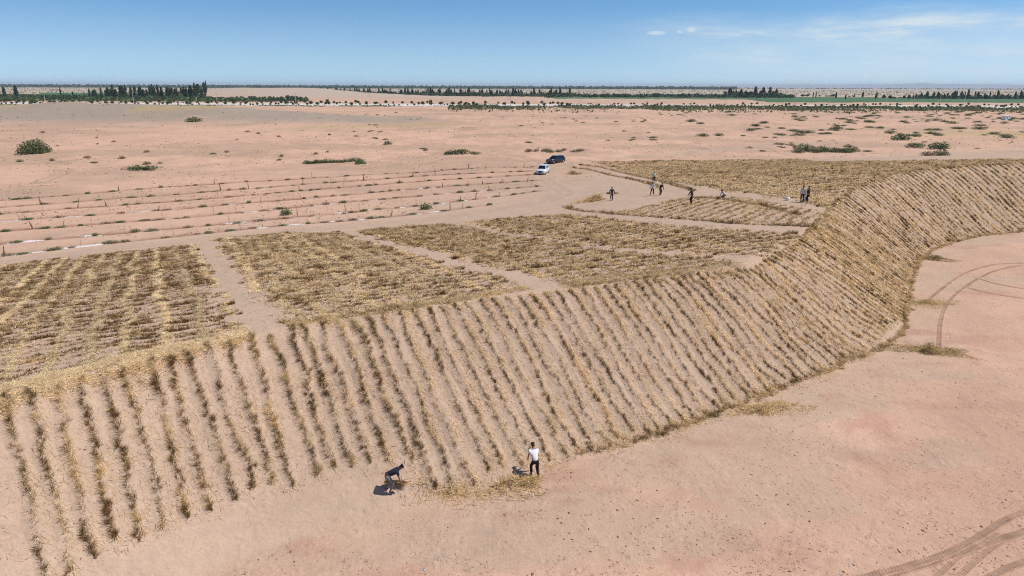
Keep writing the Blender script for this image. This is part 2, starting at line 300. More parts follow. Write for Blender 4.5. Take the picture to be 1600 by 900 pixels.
# ------------------------------------------------------------------ ground sheet
def axis(lo, hi, step, far_lo, far_hi, g):
    a = list(np.arange(lo, hi + step, step)); s = step; v = a[-1]
    while v < far_hi: s *= g; v += s; a.append(v)
    s = step; v = lo; b = []
    while v > far_lo: s *= g; v -= s; b.append(v)
    return np.array(b[::-1] + a)
PINK = np.array([0.535, 0.342, 0.238]); GREY = np.array([0.470, 0.338, 0.243]); RED = np.array([0.36, 0.175, 0.125]); SALT = np.array([0.80, 0.76, 0.74])
DULL = np.array([0.40, 0.275, 0.19]); DUNE = np.array([0.34, 0.268, 0.205]); STRAWY = np.array([0.42, 0.31, 0.15]); PALE = np.array([0.45, 0.355, 0.275]); STEPPE = np.array([0.42, 0.36, 0.27])
GS = 0.5
def build_ground():
    xs = axis(-84, 100, GS, -24000, 24000, 1.055); ys = axis(12, 168, GS, -1500, 24000, 1.035)
    X, Y = np.meshgrid(xs, ys); x = X.ravel(); y = Y.ravel()
    z, t, sC, sT = terrain(x, y, True)
    n1 = fbm(x / 9, y / 9, 31, 4); n2 = fbm(x / 1.3, y / 1.3, 37, 3); n3 = fbm(x / 40, y / 18, 41, 4)
    def mix(c, d, m): return c * (1 - m[:, None]) + d * m[:, None]
    c = np.tile(PINK, (len(x), 1)) * (0.84 + 0.32 * n1)[:, None]
    # greyer wind-blown sand over the dune, tongues of it in the basin
    dune = np.clip(ss(70, 46, np.where(sC > 0, sC, 0)) * (sT > 0) + ss(-7, -1, sT) * (sT <= 0) * (0.4 + 0.6 * ss(.35, .6, n1)), 0, 1)
    c = mix(c, GREY * 1.0, dune * 0.9)
    tongue = ss(0.55, 0.68, fbm(x / 7, y / 3.5, 55, 4)) * (sT < 0); c = mix(c, GREY * .97, tongue * 0.7)
    # red clay showing in patches along the toe and in the basin
    red = ss(0.60, 0.72, fbm(x / 5.0, y / 2.2, 61, 4)) * np.exp(-np.clip(-sT, 0, None) / 9) * (sT < -0.4); c = mix(c, RED, red * 0.5)
    redf = ss(0.58, 0.72, n2) * (sT < 0) * ss(.45, .6, n1); c = mix(c, RED * 1.15, redf * 0.35)
    salt = ss(0.70, 0.8, fbm(x / 0.9, y / 0.9, 71, 3)) * ss(0.52, 0.66, fbm(x / 6, y / 6, 73, 2)) * (sT < -2); SA = salt * 0.35
    # plain: streaky drier bands
    plain = ss(30, 60, sC); c = mix(c, DULL, plain * ss(0.48, 0.66, n3) * 0.6)
    c = mix(c, PINK * 1.08, plain * ss(0.52, 0.35, n3) * 0.5)
    # vehicle track and its ruts
    dt = poly_dist(x, y, TRACK); w = ss(3.0, 1.6, dt); c = mix(c, GREY * 0.98, w * 0.7)
    rut = np.exp(-((dt - 0.85) / 0.28) ** 2) * (0.4 + 0.6 * n2); c = mix(c, DULL * .92, rut * 0.5); z = z - rut * 0.07 + np.exp(-((dt - 1.7) / .4) ** 2) * .05
    # faint old vehicle lines over the plain
    for pts in ([(560, 196), (760, 206), (900, 228), (1000, 236), (1100, 233)], [(1000, 236), (1150, 214), (1330, 206), (1600, 228)], [(0, 290), (200, 276), (480, 262), (700, 252), (850, 250)], [(380, 212), (560, 222), (760, 238), (860, 252)], [(1130, 238), (1170, 226), (1240, 244)], [(20, 240), (120, 262), (60, 285)]):
        L = smooth_poly(on_plane(pts, ZP), 2); near = (y > 60) & (y < 420) & (np.abs(x) < 320); d = np.full(x.shape, 50.0); d[near] = poly_dist(x[near], y[near], L)
        v = np.exp(-((d - .9) / .45) ** 2) * ss(.35, .6, fbm(x / 9, y / 9, 57, 3)); c = mix(c, DULL * .85, v * .6); z = z - v * .08
    # planted furrows
    for k, L in enumerate(SAP):
        near = (np.abs(x) < 130) & (y < 200); d = np.full(x.shape, 50.0); d[near] = poly_dist(x[near], y[near], L)
        e = np.exp(-(d / 0.85) ** 2); nn = fbm(x / 1.6, y / 1.6, 81 + k, 3)
        c = mix(c, np.array([.27, .145, .095]), e * (0.50 + 0.5 * ss(.38, .58, nn)) * 0.95)
        SA = np.maximum(SA, np.exp(-(d / 0.95) ** 2) * ss(.46, .60, fbm(x / 2.6, y / 1.2, 91 + k, 3)) * (1.25 if k >= 5 else 1.0 if k >= 3 else 0.75) * ss(10, -10, x - (4 if k >= 4 else -4)))
        z = z - e * 0.10 + np.exp(-((d - 1.3) / 0.5) ** 2) * 0.06
    # far: dune ridge, straw-fixed patches on it, pale dunes, steppe
    ridge = np.exp(-((y - 362) / 34) ** 2) * ss(-25, -70, x); c = mix(c, DUNE, np.clip(ridge * 1.6, 0, 1))  # grey ridge sand, tint deepened to paint its face as less sunlit
    c = mix(c, STRAWY, ridge * ss(352, 368, y) * ss(0.46, 0.56, fbm(x / 34, y / 60, 99, 2)) * 0.8)
    c = mix(c, STRAWY, np.exp(-((y - 300 - (x + 60) * .5) / 14) ** 2) * ss(-105, -85, x) * ss(-18, -40, x) * 0.55)
    for (cx, cy, rx, ry, hh) in ((-345, 1050, 130, 100, 9), (-440, 1090, 80, 90, 7), (-230, 1010, 160, 90, 4.5)):
        c = mix(c, PALE, np.clip(1.3 * np.exp(-((x - cx) / rx) ** 2 - ((y - cy) / ry) ** 2), 0, 1))
    c = mix(c, STRAWY * 1.05, np.exp(-((x - 205) / 45) ** 2 - ((y - 262) / 24) ** 2) * 0.8)
    c = mix(c, STEPPE, ss(1100, 1700, y) * (0.75 + 0.25 * n3)); c = mix(c, PALE, ss(700, 1000, y) * ss(.5, .62, fbm(x / 160, y / 70, 17, 3)) * .5)
    ix0, iy0 = int(np.argmin(np.abs(xs + 84))), int(np.argmin(np.abs(ys - 12))); nxf, nyf = int(184 / GS) - 1, int(156 / GS) - 1
    GRID.update(x0=xs[ix0], y0=ys[iy0], s=GS, z=z.reshape(len(ys), len(xs))[iy0:iy0 + nyf, ix0:ix0 + nxf].copy())
    nx, ny = len(xs), len(ys); i = np.arange(nx * ny).reshape(ny, nx)
    F = np.stack([i[:-1, :-1], i[:-1, 1:], i[1:, 1:], i[1:, :-1]], -1).reshape(-1, 4)
    o = mesh_obj('ground', np_mesh('ground', np.stack([x, y, z], 1), F, np.concatenate([np.clip(c, 0.01, 0.9), SA[:, None]], 1), smooth=True), M['sand']); o['kind'] = 'structure'
build_ground()

# ------------------------------------------------------------------ straw
STRAW_PALE = np.array([0.84, 0.65, 0.37]); STRAW_GOLD = np.array([0.68, 0.49, 0.24]); STRAW_BROWN = np.array([0.225, 0.128, 0.040]); STRAW_WHITE = np.array([0.90, 0.77, 0.54])  # brown takes in the shadow of dark tufts besides stalk colour
def straw_colour(n, dark, bleach=0.0):
    """dark 0..1: share of brown stalks, partly tuft shade put into their colour"""
    u = RNG.random(n); w = RNG.random((n, 1)) * 0.4 + 0.8
    c = np.where((u < dark)[:, None], STRAW_BROWN, np.where((u < dark + (1 - dark) * 0.45)[:, None], STRAW_GOLD, np.where((u < 0.94)[:, None], STRAW_PALE, STRAW_WHITE)))
    if bleach: c = np.where((RNG.random(n) < bleach)[:, None], STRAW_PALE * .5 + STRAW_WHITE * .5, c)
    return c * w
def blades(P, D, L, W, C):
    """thin tapering stalks: one triangle each"""
    n = len(P); D = D / np.linalg.norm(D, axis=1)[:, None]
    r = RNG.normal(size=(n, 3)); s = np.cross(D, r); s /= np.linalg.norm(s, axis=1)[:, None] + 1e-9
    s *= (W / 2)[:, None]
    V = np.stack([P - s, P + s, P + D * L[:, None]], 1).reshape(-1, 3)
    F = np.arange(3 * n).reshape(-1, 3)
    return V, F, np.repeat(C, 3, 0)
def straw_mesh(name, parts):
    V = np.concatenate([p[0] for p in parts]); off = 0; F = []
    for p in parts: F.append(p[1] + off); off += len(p[0])
    return np_mesh(name, V, np.concatenate(F), np.concatenate([p[2] for p in parts]))
def row_blades(path, per_m, wid, length, lean, dark, bw, clump=0.5, flat=0.0, seed=0, lift=0.0, pitch=.17):
    """stalks planted along a ground path (m,2): leaning out on both sides; clump = unevenness"""
    seg = np.diff(path, axis=0); ln = np.linalg.norm(seg, axis=1); s = np.concatenate([[0], np.cumsum(ln)]); T = s[-1]
    # tufts pushed into the sand one after another; each has its own size, lean and brown share, some are missing
    nt_ = max(3, int(T / pitch)); tu = (np.arange(nt_) + RNG.random(nt_) * .9) * (T / nt_); sd_ = float(seed)
    dens = fbm(tu / 0.8, np.full(nt_, sd_ * 3.7), 5, 3); big = fbm(tu / 2.6, np.full(nt_, sd_ * 1.3), 8, 2)
    wgt = np.clip(1.0 + (dens - .5) * 4.0 * clump + (big - .5) * 3.2 * clump, .08, 2.0) * RNG.uniform(.55, 1.45, nt_)
    n = max(6, int(T * per_m * wgt.mean() * (1 - .35 * clump))); k_ = RNG.choice(nt_, n, p=wgt / wgt.sum())
    toff = RNG.normal(size=nt_) * wid + (fbm(tu / 1.7, np.full(nt_, sd_ * 9.1), 3, 2) - .5) * 0.22
    tl1, tl2 = RNG.normal(size=nt_) * .35, RNG.normal(size=nt_) * .35
    tdark = np.clip(dark + (fbm(tu / .6, np.full(nt_, sd_ * 5.3 + 2), 9, 2) - .5) * 2.0 * (dark > .01) + RNG.normal(size=nt_) * .12 * (dark > .01), 0, .98)
    spread_ = .018 + wid * (.9 if flat > .5 else .25)
    u = np.clip(tu[k_] + RNG.normal(size=n) * (pitch * .45 if flat < .5 else .12), 0, T); off = toff[k_] + RNG.normal(size=n) * spread_
    x = np.interp(u, s, path[:, 0]); y = np.interp(u, s, path[:, 1])
    k = np.clip(np.searchsorted(s, u) - 1, 0, len(ln) - 1); tx = seg[k, 0] / (ln[k] + 1e-9); ty = seg[k, 1] / (ln[k] + 1e-9)
    x = x - ty * off; y = y + tx * off
    P = np.stack([x, y, surf(x, y) - 0.02 + lift], 1)
    fl = RNG.random(n) < flat; P[:, 2] += np.where(fl, .02 + .05 * RNG.random(n), 0)
    la = RNG.normal(size=n) * lean + tl1[k_]; lb = RNG.normal(size=n) * lean * .8 + tl2[k_]     # lean across and along the row
    fa = RNG.random(n) * 2 * math.pi; la = np.where(fl, np.cos(fa) * 4, la); lb = np.where(fl, np.sin(fa) * 4, lb)
    D = np.stack([-ty * la + tx * lb, tx * la + ty * lb, np.ones(n)], 1)
    L = length * RNG.uniform(0.6, 1.2, n) * (0.55 + .45 * wgt[k_]); W = bw * RNG.uniform(0.6, 1.4, n)
    return blades(P, D, L, W, straw_colour(n, tdark[k_] * np.where(fl, .35, 1), .8 if flat > .8 else .25 if flat > .55 else 0))
def flat_blades(x, y, length, bw, dark, lift=0.03, up=0.12):
    n = len(x); P = np.stack([x, y, surf(x, y) + RNG.random(n) * lift + 0.012], 1)
    a = RNG.random(n) * 2 * math.pi; h = 0.35
    dx, dy = np.cos(a), np.sin(a); gx = (surf(x + dx * h, y + dy * h) - surf(x, y)) / h
    D = np.stack([dx, dy, gx + np.abs(RNG.normal(size=n)) * up], 1)
    return blades(P, D, length * RNG.uniform(.5, 1.3, n), bw * RNG.uniform(.6, 1.4, n), straw_colour(n, dark))

# rows down the dune face: one thing each
starts = on_plane([k[0] for k in KEYS], ZC); ends = ground([k[1] for k in KEYS])[:, :2]
pairs = [(starts[i], ends[i]) for i in range(20)]
sa, sb = starts[19:], ends[19:]
arc = np.concatenate([[0], np.cumsum(np.linalg.norm(np.diff((sa + sb) / 2, axis=0), axis=1))])
u = 0.86
while u < arc[-1]:
    pairs.append((np.array([np.interp(u, arc, sa[:, j]) for j in (0, 1)]), np.array([np.interp(u, arc, sb[:, j]) for j in (0, 1)])))
    u += 0.86 if u < 60 else 1.15
for i, (a, b) in enumerate(pairs):
    dist = np.linalg.norm((a + b) / 2); m = 26; q = np.linspace(0, 1, m)[:, None]
    e = min(1.0, RNG.uniform(0.95, 1.02)); path = a + (b - a) * q * e
    nrm = np.array([-(b - a)[1], (b - a)[0]]); nrm /= np.linalg.norm(nrm)
    wv = (fbm(np.linspace(0, 5, m), np.full(m, i * 2.1), 4, 3) - .5) * 0.5; path = path + nrm * wv[:, None]
    left = i < 20
    per = 260 if dist < 42 else 190 if dist < 60 else 130
    dark = 0.55 if i < 15 else 0.36 if i < 30 else 0.27
    bw_ = 0.016 if dist < 42 else 0.024 if dist < 60 else 0.044
    core = np.clip((.66 if i < 19 else .62 if i < 55 else .50 if dist < 75 else .52) + RNG.normal() * .07, 0, 1)
    parts = [row_blades(path, per * (1.6 if left else 1.45), 0.055 if left else .045, 0.30 if left else 0.21, 0.62 if left else .5, core, bw_, 0.30 if left else 0.36 if dist < 62 else .5, 0.06, i, lift=.05, pitch=.09 if left else .11 if dist < 62 else .17)]
    # bleached stalks combed over to one side of the planted core
    k_ = int(np.linalg.norm(b - a) * (110 if left else 190 if dist < 60 else 150)); tq = RNG.random(k_); tq = tq[RNG.random(k_) < fbm(tq * 9, np.full(k_, i * 4.4), 14, 3) * 1.9 - .45]; k_ = len(tq)
    wx = np.interp(tq, q[:, 0], path[:, 0]); wy = np.interp(tq, q[:, 0], path[:, 1]); so_ = np.abs(RNG.normal(size=k_)) * (.13 if left else .20) - .04
    sg = 1.0 if nrm[0] > 0 else -1.0; wx = wx + nrm[0] * sg * so_; wy = wy + nrm[1] * sg * so_
    dn = (b - a) / np.linalg.norm(b - a); an_ = RNG.normal(size=k_) * .7 + .5; dxx = dn[0] * np.cos(an_) + sg * nrm[0] * np.sin(an_); dyy = dn[1] * np.cos(an_) + sg * nrm[1] * np.sin(an_)
    gz = (surf(wx + dxx * .3, wy + dyy * .3) - surf(wx, wy)) / .3
    parts.append(blades(np.stack([wx, wy, surf(wx, wy) + .02 + .08 * RNG.random(k_)], 1), np.stack([dxx, dyy, gz + np.abs(RNG.normal(size=k_)) * .15], 1), RNG.uniform(.18, .42, k_), bw_ * RNG.uniform(.8, 1.5, k_), straw_colour(k_, .04, .3)))
    far_row = dist > 75
    o = mesh_obj('straw_row', straw_mesh('straw_row', parts), M['straw'])
    # sand drifted against the row
    pr = np.array([-.42, -.14, .02, .20, .46]); hh = np.array([-.03, .05, .085, .06, -.03]); am = (.35 + 1.2 * fbm(np.linspace(0, 7, m), np.full(m, i * 3.3), 24, 3))[:, None]
    ex = path[:, 0:1] + nrm[0] * sg * pr * am ** .5; ey = path[:, 1:2] + nrm[1] * sg * pr * am ** .5; fe = np.clip(np.minimum(np.arange(m), np.arange(m)[::-1]) / 2, 0, 1)[:, None]
    ez = surf(ex.ravel(), ey.ravel()).reshape(ex.shape) + np.where(hh > 0, hh * am * fe, hh) ; ii = np.arange(m * 5).reshape(m, 5)
    cs = np.concatenate([np.tile(GREY, (m * 5, 1)) * RNG.uniform(.94, 1.04, (m * 5, 1)), np.zeros((m * 5, 1))], 1); Fq = np.stack([ii[:-1, :-1], ii[:-1, 1:], ii[1:, 1:], ii[1:, :-1]], -1).reshape(-1, 4)
    if np.cross(np.append(nrm * sg, 0), np.append(b - a, 0))[2] < 0: Fq = Fq[:, ::-1]
    mesh_obj('sand_ridge', np_mesh('sand_ridge', np.stack([ex, ey, ez], -1).reshape(-1, 3), Fq, cs, True), M['sand'], o)
    if i == 17: tag(o, 'straw row whose foot ends just above the bending man', 'straw row')
    elif i == 19: tag(o, 'straw row whose foot lies between the bending man and the white shirted man', 'straw row')
    elif i < 19: tag(o, 'dark brown straw row running down the bare sand slope, widely spaced', 'straw row', 'widely spaced dark straw rows down the slope')
    elif far_row: tag(o, 'straw row down the far slope beyond the bend in the dune', 'straw row', 'straw rows on the far slope past the bend')
    else: tag(o, 'close-set golden straw row running down the slope above the basin floor', 'straw row', 'close-set golden straw rows down the slope')

# long bands along the toe and the crest
def band(name, pts, label, per=220, wid=.13, length=.34, dark=.25, flat=.35, bw=.024, clump=.35, seed=50, parent=None):
    P = smooth_poly(pts, 2); P = np.array([[np.interp(t, np.linspace(0, 1, len(P)), P[:, j]) for j in (0, 1)] for t in np.linspace(0, 1, 120)])
    o = mesh_obj(name, straw_mesh(name, [row_blades(P, per, wid, length, .8, dark, bw, clump, flat, seed)]), M['straw'], parent)
    if label: tag(o, label, 'straw band')
    return o
band('straw_band', ground([(905, 712), (1000, 686), (1075, 663), (1140, 636), (1240, 599), (1340, 560), (1408, 530), (1418, 490), (1424, 440), (1444, 392), (1520, 369), (1610, 361)])[:, :2], 'golden straw band edging the foot of the slope', dark=.30, flat=.3)
band('straw_band', on_plane([(-70, 632), (60, 598), (160, 573), (270, 545), (390, 518)], ZC), 'upper pale straw band along the crest below the square field', dark=.0, flat=.9, wid=.20, seed=51, per=900)
band('straw_band', on_plane([(-70, 650), (60, 612), (180, 583), (290, 553), (395, 526)], ZC), 'lower pale straw band where the dark slope rows begin', dark=.03, flat=.85, wid=.20, seed=52, per=900)
band('straw_band', on_plane([(447, 510), (520, 499), (620, 484), (720, 468), (826, 452)], ZC), 'straw band between the sand path and its neighbouring crest panel', dark=.25, flat=.7, wid=.22, seed=53, per=800)
band('straw_band', on_plane([(872, 447), (960, 440), (1060, 428), (1160, 414)], ZC), 'thick bleached straw band on the crest above the golden rows', dark=.08, flat=.6, wid=.5, per=420, seed=54)

# fields of straw squares on the back of the dune
def inside(x, y, P):
    c = np.zeros(x.shape, bool); j = len(P) - 1
    for i in range(len(P)):
        xi, yi = P[i]; xj, yj = P[j]
        c ^= ((yi > y) != (yj > y)) & (x < (xj - xi) * (y - yi) / (yj - yi + 1e-12) + xi); j = i
    return c
def panel(label, poly_px, dir_px, s_long, s_cross, per, bw, dark_l, dark_c, flat_l, litter, length=.17, skip=None, litter_dark=.2, wide=.13):
    P = ground(poly_px)[:, :2]; d = ground(dir_px)[:, :2]; uu = d[1] - d[0]; uu /= np.linalg.norm(uu); vv = np.array([-uu[1], uu[0]])
    c0 = P.mean(0); root = empty('straw_field', (c0[0], c0[1], Z(*c0))); tag(root, label, 'straw field', 'straw fields on the back of the dune')
    bpy.context.view_layer.update(); inv = root.matrix_world.inverted()
    def add(name, parts, kind=None):
        me = straw_mesh(name, parts); me.transform(inv); o = mesh_obj(name, me, M['straw'], root)
        if kind: o['kind'] = kind
    for (ax, bx, sp, dk, fl, wd, sd) in ((uu, vv, s_long, dark_l, flat_l, wide, 0), (vv, uu, s_cross, dark_c, .06, .12, 100)):
        if not sp: continue
        a = (P - c0) @ ax; b = (P - c0) @ bx; k = 0; off = b.min() + sp * .4
        while off < b.max():
            tt = np.arange(a.min(), a.max(), 0.45)
            wob = (fbm(tt / 6, np.full(len(tt), off / 9), 12 + sd, 3) - .5) * 1.1 + (fbm(tt / 1.6, np.full(len(tt), off * 3.3), 15 + sd, 2) - .5) * .35
            q = c0 + tt[:, None] * ax + (off + wob)[:, None] * bx
            jj = (fbm(q[:, 0] / 1.1, q[:, 1] / 1.1, 71, 3) - .5) * 2.4; ok = inside(q[:, 0] + jj, q[:, 1] + jj * .6, P)
            runs = np.split(np.arange(len(tt)), np.where(np.diff(ok.astype(int)) != 0)[0] + 1); parts = []
            for r in runs:
                if len(r) > 2 and ok[r[0]]:
                    parts.append(row_blades(q[r], per * ((2.8 if s_long == 1.6 and flat_l > .9 else 1.8) if sd == 0 else 1.3), wd, length, .75, dk, bw, .35 if sd == 0 else .6, fl, k + sd + off, pitch=.24))
            if parts: add('straw_row', parts)
            off += sp * RNG.uniform(.88, 1.12); k += 1
    lo, hi = P.min(0), P.max(0); n = int((hi - lo).prod() * litter); x = RNG.uniform(lo[0], hi[0], n); y = RNG.uniform(lo[1], hi[1], n)
    jj = (fbm(x / 1.3, y / 1.3, 73, 3) - .5) * 3.0; m = inside(x + jj, y + jj * .7, P) & (RNG.random(n) < .25 + 1.1 * fbm(x / 2.2, y / 2.2, 66, 3)); add('loose_straw', [flat_blades(x[m], y[m], .34, bw, litter_dark, .10, .35)], 'stuff')
    return P
FA = panel('near straw field of squares with pale wavy lines, beside the bare sand path', [(-90, 432), (0, 415), (150, 397), (300, 381), (345, 440), (372, 492), (388, 514), (250, 544), (0, 604), (-90, 628)], [(180, 530), (203, 395)], 1.6, 0.70, 160, .027, .0, .86, .97, 9, length=.20, wide=.07, litter_dark=.5)
FB = panel('brown straw field between the bare sand path and the first narrow footpath', [(332, 374), (440, 364), (530, 362), (610, 388), (700, 416), (822, 443), (740, 466), (600, 488), (455, 507), (398, 455), (362, 408)], [(440, 480), (380, 390)], 1.4, 0.9, 130, .034, .0, .68, .85, 20, length=.24, litter_dark=.5)
FC = panel('straw field between two narrow footpaths, bleached along its crest edge', [(550, 361), (640, 352), (716, 349), (800, 371), (960, 393), (1100, 402), (1160, 418), (1060, 434), (960, 446), (880, 446), (770, 419), (650, 388)], [(890, 436), (640, 355)], 1.5, 1.0, 105, .042, .05, .64, .8, 18, length=.24, litter_dark=.45)
FD = panel('long straw field just below the wide pale path of the planters', [(728, 346), (830, 338), (890, 335), (1000, 347), (1150, 360), (1268, 375), (1200, 408), (1110, 399), (960, 389), (810, 368)], [(1100, 398), (830, 340)], 1.6, 1.05, 92, .048, .1, .68, .75, 16, length=.24, litter_dark=.5)
FE = panel('half planted straw field of diagonal rows where the planters work', [(900, 328), (960, 332), (1010, 322), (1060, 312), (1140, 307), (1240, 320), (1288, 335), (1276, 358), (1160, 348), (1050, 339), (940, 334)], [(1000, 338), (1080, 312)], 1.2, 0, 110, .050, .35, .5, .2, 16)
FF = panel('wide straw field at the back of the dune before the open desert', [(925, 253), (1050, 250), (1250, 249), (1400, 252), (1600, 249), (1640, 252), (1480, 264), (1398, 273), (1332, 299), (1292, 332), (1240, 313), (1130, 299), (1040, 283), (970, 268)], [(1040, 284), (1240, 312)], 1.5, 2.2, 40, .085, .1, .58, .6, 8, length=.30, litter_dark=.35)
for (pts, lab) in (([(895, 262), (930, 267), (985, 279), (1020, 289), (1030, 294)], 'dark double straw line bordering the bare hollow, lower row'), ([(905, 257), (950, 264), (1000, 275), (1045, 287), (1085, 299)], 'dark straw line edging the pale path behind the hollow'), ([(880, 323), (900, 329), (960, 335), (1060, 342), (1160, 351), (1278, 361)], 'straw line along the near edge of the half planted field'), ([(1035, 318), (1090, 308), (1140, 313), (1190, 320), (1250, 336)], 'thick brown straw line across the half planted field')):
    band('straw_line', ground(pts)[:, :2], lab, per=130, wid=.12, length=.42, dark=.62, flat=.1, bw=.05, seed=len(lab))

# loose straw fallen on the slope
def scatter_slope(n):
    k = RNG.integers(0, len(pairs) - 1, n); f = RNG.random(n)[:, None]; g = RNG.random(n)[:, None] * 1.03
    A = np.array([p[0] for p in pairs]); B = np.array([p[1] for p in pairs])
    a = A[k] * (1 - f) + A[k + 1] * f; b = B[k] * (1 - f) + B[k + 1] * f; q = a + (b - a) * g
    dens = fbm(q[:, 0] / 1.8, q[:, 1] / 1.8, 77, 3); thin = np.where(k < 17, 0.25 + .5 * (g[:, 0] > .35), 1.0)
    m = RNG.random(n) < (dens * 1.5 - .25) * thin; return q[m]
q = scatter_slope(140000); dd = np.linalg.norm(q, axis=1); mm = dd < 48
tag(mesh_obj('loose_straw', straw_mesh('loose_straw', [flat_blades(q[mm, 0], q[mm, 1], .30, .013, .12), flat_blades(q[~mm, 0], q[~mm, 1], .34, .026, .15)]), M['straw']), 'loose straw stalks fallen between the slope rows', 'loose straw', kind='stuff')
q_ = ground([(x_, np.interp(x_, [p[0] for p in TOE_PX[2:12]], [p[1] for p in TOE_PX[2:12]])) for x_ in np.linspace(640, 1400, 160)])[:, :2]
k_ = RNG.integers(0, 160, 9000); x_ = q_[k_, 0] + RNG.normal(size=9000) * .5; y_ = q_[k_, 1] + RNG.normal(size=9000) * .55; m_ = RNG.random(9000) < ss(.42, .7, fbm(x_ / 1.9, y_ / 1.9, 87, 3))
tag(mesh_obj('loose_straw', straw_mesh('loose_straw', [flat_blades(x_[m_], y_[m_], .32, .016, .12, .05, .2)]), M['straw']), 'ragged spill of loose straw along the foot of the slope', 'loose straw', kind='stuff')
def pile(px, py, rx, ry, h, n, label, name='straw_pile', rot=0.0, dark=.2, bw=.022, length=.5, cat='straw pile', green=0):
    c = at(px, py); a = RNG.random(n) * 2 * math.pi; r = RNG.random(n) ** .7 * (0.15 + 1.7 * fbm(np.cos(a) * 1.3 + px, np.sin(a) * 1.3 + py, 3, 2) ** 1.3) * 1.25; u = r * np.cos(a) * rx; v = r * np.sin(a) * ry
    x = c.x + u * math.cos(rot) - v * math.sin(rot); y = c.y + u * math.sin(rot) + v * math.cos(rot)
    z = surf(x, y) + h * np.clip(1 - r ** 1.2, 0, 1) * RNG.random(n) * np.clip(3.2 * fbm(u * 1.3 + 9, v * 1.3 + px, 6, 2) - .7, .1, 2.2)
    b = RNG.random(n) * 2 * math.pi; D = np.stack([np.cos(b), np.sin(b), RNG.normal(size=n) * .3], 1)
    col = straw_colour(n, dark)
    if green: col = col * np.array([.93, .96, .86])
    me = straw_mesh(name, [blades(np.stack([x, y, z + .01], 1) - np.array([c.x, c.y, c.z]), D, length * RNG.uniform(.5, 1.2, n), bw * RNG.uniform(.6, 1.4, n), col)])
    o = mesh_obj(name, me, M['straw']); o.location = c
    return tag(o, label, cat)
pile(812, 757, 2.0, .8, .30, 1900, 'heap of loose straw at the feet of the man in the white shirt', rot=.2)
pile(705, 768, 1.0, .5, .10, 380, 'thin spread of straw at the lower end of the slope rows', rot=.3)
pile(658, 758, .8, .8, .04, 220, 'scatter of laid out straw beside the bending man')
pile(1195, 640, 2.2, .8, .30, 2200, 'straw heap at the foot of the slope beside red soil', rot=.35)
pile(1452, 549, 2.6, 1.0, .40, 2600, 'greenish straw heap lying out on the basin floor', rot=-.2, green=1)
pile(1448, 474, 2.4, 1.0, .35, 1600, 'straw heap where the tyre track meets the slope', rot=-.1, green=1)
pile(1462, 405, 1.6, 1.0, .45, 900, 'dark small straw heap near the far bend of the slope', dark=.6, green=1, bw=.035)
pile(925, 314, 2.0, 1.3, 1.1, 1500, 'heap of straw sheaves on the bare hollow floor', bw=.05, length=.9)
pile(897, 272, 1.6, 1.1, .8, 420, 'small dark straw heap beside the dirt track', dark=.6, bw=.05, length=.8)
pile(228, 600, .9, .6, .10, 300, 'spilled pale straw between two dark slope rows', dark=.02, length=.4)

# ------------------------------------------------------------------ basin floor: clods, salt flakes, tyre tracks
def lumps(n, x, y, size, flatness, col, sink=0.3):
    """small irregular stones / clods: squashed octahedra"""
    O = np.array([[1, 0, 0], [0, 1, 0], [-1, 0, 0], [0, -1, 0], [0, 0, 1], [0, 0, -1]], float)
    Fo = np.array([[0, 1, 4], [1, 2, 4], [2, 3, 4], [3, 0, 4], [1, 0, 5], [2, 1, 5], [3, 2, 5], [0, 3, 5]])
    sc = size * RNG.uniform(.4, 1.5, (n, 1, 1)) * RNG.uniform(.55, 1.3, (n, 6, 1)); a = RNG.random(n) * 6.28
    V = O[None] * sc; V[:, :, 2] *= flatness; V[:, :, 0] *= RNG.uniform(.8, 2.0, (n, 1))
    c, s_ = np.cos(a)[:, None], np.sin(a)[:, None]; vx = V[:, :, 0] * c - V[:, :, 1] * s_; vy = V[:, :, 0] * s_ + V[:, :, 1] * c
    z = surf(x, y); W = np.stack([vx + x[:, None], vy + y[:, None], V[:, :, 2] + z[:, None] + np.mean(size) * flatness * (.5 - sink)], -1).reshape(-1, 3)
    F = (Fo[None] + 6 * np.arange(n)[:, None, None]).reshape(-1, 3)
    return W, F, np.repeat(col, 6, 0)
def basin_points(n):
    p = np.stack([RNG.uniform(-10, 1650, n), RNG.uniform(365, 905, n) ** 1.0], 1); q = on_plane(p, 0.0)
    sT = poly_dist(q[:, 0], q[:, 1], TOE, True); return q[sT < -.6]
q = basin_points(15000); w = fbm(q[:, 0] / 4, q[:, 1] / 4, 15, 4); q = q[RNG.random(len(q)) < ss(.40, .62, w) * .75 + .06]; n = len(q)
dd = np.linalg.norm(q, axis=1)
cc = np.where((RNG.random(n) < .6)[:, None], np.array([.36, .215, .145]), np.array([.46, .31, .215])) * RNG.uniform(.75, 1.15, (n, 1))
V, F, C = lumps(n, q[:, 0], q[:, 1], 0.015 * np.clip(RNG.pareto(2.0, n) + .5, .5, 3.0)[:, None, None], .6, cc)
tag(mesh_obj('soil_clods', np_mesh('soil_clods', V, F, C), M['straw']), 'small brown clods and crust crumbs strewn over the basin floor', 'clods', kind='stuff')
q = basin_points(4200); w = fbm(q[:, 0] / 3, q[:, 1] / 3, 25, 4); q = q[w > .60]; n = len(q)
V, F, C = lumps(n, q[:, 0], q[:, 1], .035, .25, np.tile([.80, .76, .73], (n, 1)))
tag(mesh_obj('salt_flakes', np_mesh('salt_flakes', V, F, C), M['straw']), 'white salt flakes sprinkled on the basin floor', 'salt', kind='stuff')

